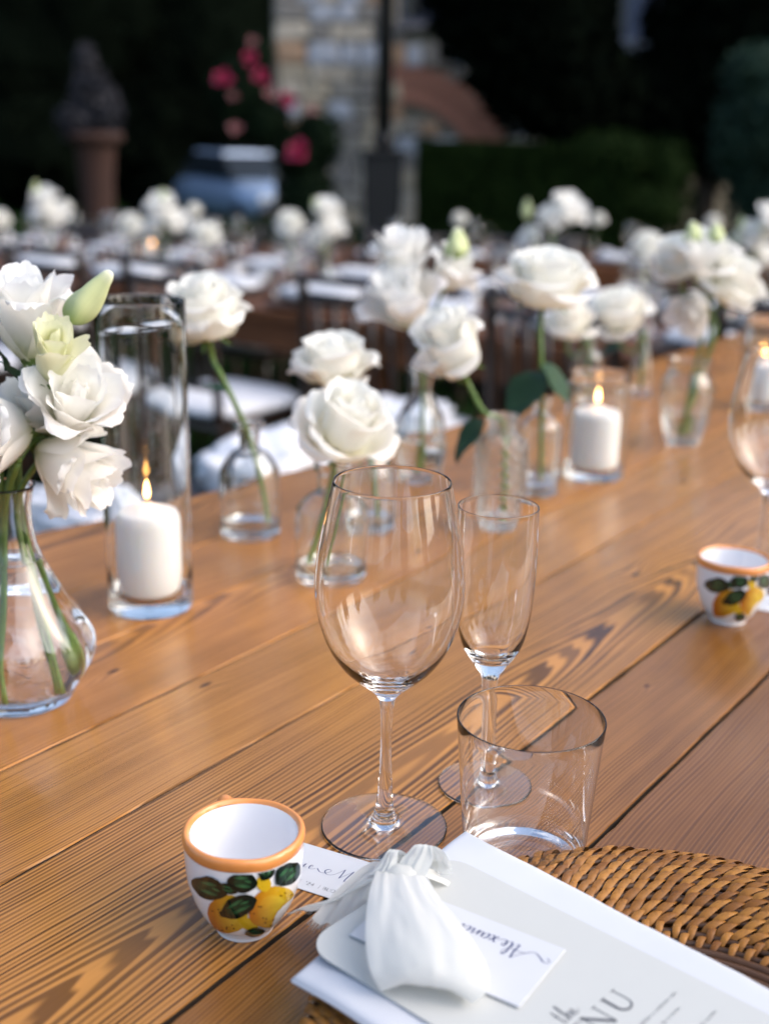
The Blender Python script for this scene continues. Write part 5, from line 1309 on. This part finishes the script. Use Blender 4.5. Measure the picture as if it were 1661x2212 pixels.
# place settings on the far tables
far_wine = lathe('wine_glass', smooth_prof(W_FT, 1) + smooth_prof(W_ST, 2) + smooth_prof(WB_O, 3) + [(.0314, .2117)] + smooth_prof(WB_I, 3), M['glass'], 32)
far_flute = lathe('champagne_flute', smooth_prof(F_FT, 1) + smooth_prof(F_ST, 2) + smooth_prof(FB_O, 3) + [(.0234, .1829)] + smooth_prof(FB_I, 3), M['glass'], 28)
far_tumb = lathe('tumbler', [(0, .0014), (.028, .0004), (.0338, 0), (.036, .003), (.0402, .0895), (.0396, .09), (.039, .0895), (.035, .012), (.0335, .0082), (0, .006)], M['glass'], 32)
far_plate = lathe('wicker_charger', smooth_prof([(0, .001), (.11, .001), (.13, .006), (.165, .016), (.176, .012), (.165, .019), (.128, .011), (.11, .006), (0, .006)], 3), M['cane'], 40)
far_nap = cushion_mesh(.26, .17, .040, 5, .008, 'napkin', M['linen'])
far_cup = lathe('lemon_cup', smooth_prof(CUP, 2) + smooth_prof(RIMP, 1) + smooth_prof(CUPI, 2), M['ceramic'], 28)
def setting(f, x, side, r, where, grp):
    s = 1 if side == 0 else -1; y = .19 if side == 0 else .73; base = f(x, y); rot = (A2 if f is on2 else A3) + (0 if side == 0 else math.pi)
    def put(nm, me, dx, dy, dz, ro, lab, cat):
        o = link(nm, me); o.location = f(x + dx * s, y + dy * s, dz); o.rotation_euler = (0, 0, rot + ro); tag(o, lab % where, cat, '%s on the %s' % (cat + 's' if cat[-1] != 's' else cat + 'es', grp))
    put('wicker_charger', far_plate, 0, 0, 0, 0, 'brown charger on the %s', 'charger')
    put('napkin', far_nap, r.uniform(-.01, .01), r.uniform(-.01, .01), .018, r.uniform(-.3, .3), 'white napkin on the %s', 'napkin')
    put('wine_glass', far_wine, .10, .22, 0, 0, 'wine glass on the %s', 'wine glass')
    put('champagne_flute', far_flute, .18, .20, 0, 0, 'champagne flute on the %s', 'flute')
    put('tumbler', far_tumb, .17, .12, 0, 0, 'water tumbler on the %s', 'tumbler')
    put('lemon_cup', far_cup, -.03, .24, 0, r.uniform(0, 3), 'small white cup on the %s', 'cup')
r = random.Random(6)
for x in [-2.85 + .43 * k for k in range(11)]: setting(on2, x, 0, r, 'near side of the crossing table', 'near side of the crossing table')
for x in [-2.65 + .43 * k for k in range(10)]: setting(on2, x, 1, r, 'far side of the crossing table', 'far side of the crossing table')
for x in [-2.6 + .45 * k for k in range(12)]: setting(on3, x, 0, r, 'near side of the farthest table', 'near side of the farthest table')

# flowers on the far tables: one mesh each (stem, head)
def joined_head(rows, mats_idx):
    V, Fc, UV_ = [], [], []; r = random.Random(77)
    for i, (c, ms) in enumerate(rows):
        for k in range(c):
            a = (k + .5 * (i % 2)) * 2 * math.pi / c + r.uniform(-.2, .2) + i * .7; me = ms[r.randrange(len(ms))]; b = len(V); R3 = Matrix.Rotation(a, 3, 'Z')
            V += [R3 @ v.co for v in me.vertices]; Fc += [tuple(i_ + b for i_ in p.vertices) for p in me.polygons]
            uvl = me.uv_layers[0].data; d = {}
            for l in me.loops: d[l.vertex_index] = tuple(uvl[l.index].uv)
            UV_ += [d[i_] for i_ in range(len(me.vertices))]
    return V, Fc, UV_
JR = joined_head(ROSE_R, 0); JL = joined_head(LIS_R, 0)
def far_flower(name, label, cat, foot, heads, buds, kind, grp):
    """heads: world (centre, axis, diameter, height factor)"""
    V, Fc, UV_, MI = [], [], [], []
    J = JR if kind == 'rose' else JL
    for (c, axis, d, hf) in heads:
        ax_ = Vector(axis).normalized(); R = d / 2 / 1.06; Hh = d * hf; m = Matrix.Translation(c - ax_ * Hh * .45 - foot) @ frame(ax_, d * 900) @ Matrix.Diagonal((R, R, Hh, 1)); b = len(V)
        V += [m @ v for v in J[0]]; Fc += [tuple(i + b for i in f) for f in J[1]]; UV_ += J[2]; MI += [0] * len(J[1])
        tv, tf = tube_VF(spline([Vector((0, 0, .01)), Vector((0, 0, .10)), c - foot - ax_ * (Hh * .45 + .02), c - foot - ax_ * Hh * .45], 4), .003, 6, base=len(V)); V += tv; Fc += tf; UV_ += [(0, 0)] * len(tv); MI += [1] * len(tf)
    for (c, s) in buds:
        b = len(V); V += [(c - foot) + (v.co - Vector((0, 0, .5))) * s for v in BUD.vertices]; Fc += [tuple(i + b for i in p.vertices) for p in BUD.polygons]; UV_ += [(.5, .5)] * len(BUD.vertices); MI += [2] * len(BUD.polygons)
        tv, tf = tube_VF([Vector((0, 0, .1)), (c - foot) - Vector((0, 0, s * .5))], .002, 5, base=len(V)); V += tv; Fc += tf; UV_ += [(0, 0)] * len(tv); MI += [1] * len(tf)
    me = mesh(name, V, Fc, M['rose'] if kind == 'rose' else M['lis']); me.materials.append(M['stem']); me.materials.append(M['budm'])
    me.polygons.foreach_set('material_index', MI); uv = me.uv_layers.new(name='UVMap')
    for l in me.loops: uv.data[l.index].uv = UV_[l.vertex_index]
    o = link(name, me); o.location = foot; tag(o, label, cat, grp); return o
far_bot = lathe('apothecary_bottle', [(0, .003), (.026, 0), (.03, .004), (.03, .058), (.02, .078), (.0105, .09), (.0105, .105), (.0155, .11), (.0155, .116), (.0085, .116), (.0085, .09), (.018, .076), (.0275, .056), (.0275, .012), (.02, .009), (0, .009)], M['bottle'], 28)
def foot_on(px_, O, V_, N_, y, Z):
    d = ray(px_, 560); a = Vector((d.x, d.y, 0)); p0 = O + N_ * y     # where the sight line's vertical plane meets the table's middle line
    det = a.x * (-V_.y) - a.y * (-V_.x); t_ = (p0.x * (-V_.y) - p0.y * (-V_.x)) / det; q = a * t_; q.z = Z; return q
FAR = [ # px of head, kind, table, heads [(x,y,diam px)], buds [(x,y,px)], label
  (285, 'rose', 2, [(284, 487, 58)], [], 'single white rose in a bottle, left of the twin white clusters'),
  (360, 'lis', 2, [(350, 450, 66), (380, 485, 60), (335, 495, 52)], [(352, 422, 26)], 'full white flower cluster in front of the parked car'),
  (447, 'rose', 2, [(446, 507, 62)], [], 'single low white rose just below the parked car'),
  (110, 'lis', 2, [(100, 435, 60), (120, 470, 62), (92, 470, 48)], [(78, 405, 26)], 'white flower cluster in front of the terracotta planter'),
  (2, 'rose', 2, [(0, 473, 46)], [], 'white rose cut off by the left edge of the picture'),
  (627, 'rose', 2, [(626, 482, 64)], [], 'single white rose left of the black pole'),
  (706, 'lis', 2, [(706, 455, 56), (716, 500, 60), (690, 525, 58)], [(680, 440, 24)], 'white flower cluster just left of the black pole'),
  (1195, 'lis', 2, [(1222, 462, 86), (1195, 480, 70), (1150, 522, 62)], [(1138, 452, 40)], 'white flower cluster with green bud above the largest open rose'),
  (1398, 'rose', 2, [(1398, 532, 74)], [], 'white rose before the dark hedge, left of the ribbed vase flowers'),
  (1635, 'lis', 2, [(1625, 520, 80), (1660, 480, 80), (1650, 560, 60)], [(1588, 515, 34), (1600, 480, 26)], 'white flower cluster with buds at the right edge'),
]
for (px_, kind, tb, hs, bs, lab) in FAR:
    f = foot_on(px_, O2, V2, N2, .47, Z2); k = f.y / FPX * 1.03
    bo = link('apothecary_bottle', far_bot); bo.location = f; tag(bo, 'clear bottle under the ' + ' '.join(lab.replace('single ', '').split()[:12]), 'bottle', 'bottles on the crossing table')
    heads = [(atY(x, y, f.y + .02 * i * (-1) ** i), ((x - px_) * .01, -.3, 1) if kind == 'rose' else ((x - px_) * .02, -.5, .8), d * k, .72) for i, (x, y, d) in enumerate(hs)]
    far_flower('white_rose' if kind == 'rose' else 'lisianthus_bunch', lab, 'rose' if kind == 'rose' else 'lisianthus', f + Vector((0, 0, .011)), heads, [(atY(x, y, f.y), d * k) for x, y, d in bs], kind, 'white flowers on the crossing table')
r = random.Random(31)
for i, x in enumerate((-2.6, -1.9, -1.2, -.5, .3, 1.0, 1.8, 2.5)):
    f = on3(x, .46); bo = link('apothecary_bottle', far_bot); bo.location = f; tag(bo, 'clear bottle with a rose on the farthest table', 'bottle', 'bottles on the farthest table')
    c = f + Vector((r.uniform(-.02, .02), 0, .21 + r.uniform(0, .04)))
    far_flower('white_rose', 'white rose in a bottle on the farthest table', 'rose', f + Vector((0, 0, .011)), [(c, (r.uniform(-.3, .3), -.3, 1), .09, .7)], [], 'rose', 'white roses on the farthest table')
# candles on the far tables
fc0 = None
def far_candle(p, where, grp):
    g = link('candle_glass', lathe('candle_glass', [(0, .001), (.032, 0), (.036, .003), (.036, .125), (.0355, .126), (.0338, .125), (.0338, .014), (0, .01)], M['bottle'], 28)); g.location = p; tag(g, 'clear glass round a lit candle ' + where, 'glass vase', grp + ' glasses')
    c = candle('small lit white candle in a glass ' + where, p + Vector((0, 0, .011)), .026, .06, grp, .62); return c
for (px_, y, w) in [(330, .45, 'left of the low white rose below the car'), (1588, .38, 'on the crossing table behind the leaning cream rose'), (1606, .52, 'on the crossing table, right of another lit candle'), (1632, .30, 'on the crossing table near its right end')]:
    f = foot_on(px_, O2, V2, N2, y, Z2); far_candle(f, w, 'lit candles on the crossing table')

# ------------------------------------------------------------------ what stands wholly outside the picture is left out; the rest is told apart by its place in its row
bpy.context.view_layer.update()
def to_px(p):
    d = Vector(p) - CPOS; z = d.dot(F_); return (830.5 + FPX * d.dot(RV) / z, 1106 - FPX * d.dot(UV) / z)
ORD = 'first second third fourth fifth sixth seventh eighth ninth tenth eleventh twelfth thirteenth fourteenth'.split()
rows_ = {}
for o in list(S.objects):
    if o.parent is None and o.get('group') and ('crossing table' in o['group'] or 'farthest' in o['group']) and o.location.y > 2: rows_.setdefault((o['group'], o['category']), []).append(o)
def kill(o):
    for c in list(o.children): kill(c)
    bpy.data.objects.remove(o)
for (g, cat), os_ in rows_.items():
    keep = []
    for o in os_:
        x = to_px(o.location + Vector((0, 0, .1)))[0]
        m = 130 if cat == 'chair' else 40
        if -m < x < 1661 + m: keep.append((x, o))
        else: kill(o)
    keep.sort(key=lambda q: q[0])
    if 'white flowers on' in g or 'bottles on the crossing' in g or 'lit candles' in g: continue
    if len(keep) > 1:
        for k, (x, o) in enumerate(keep):
            w = o['label'].replace('blurred ', ''); o['label'] = ORD[k] + ' from the left: ' + w
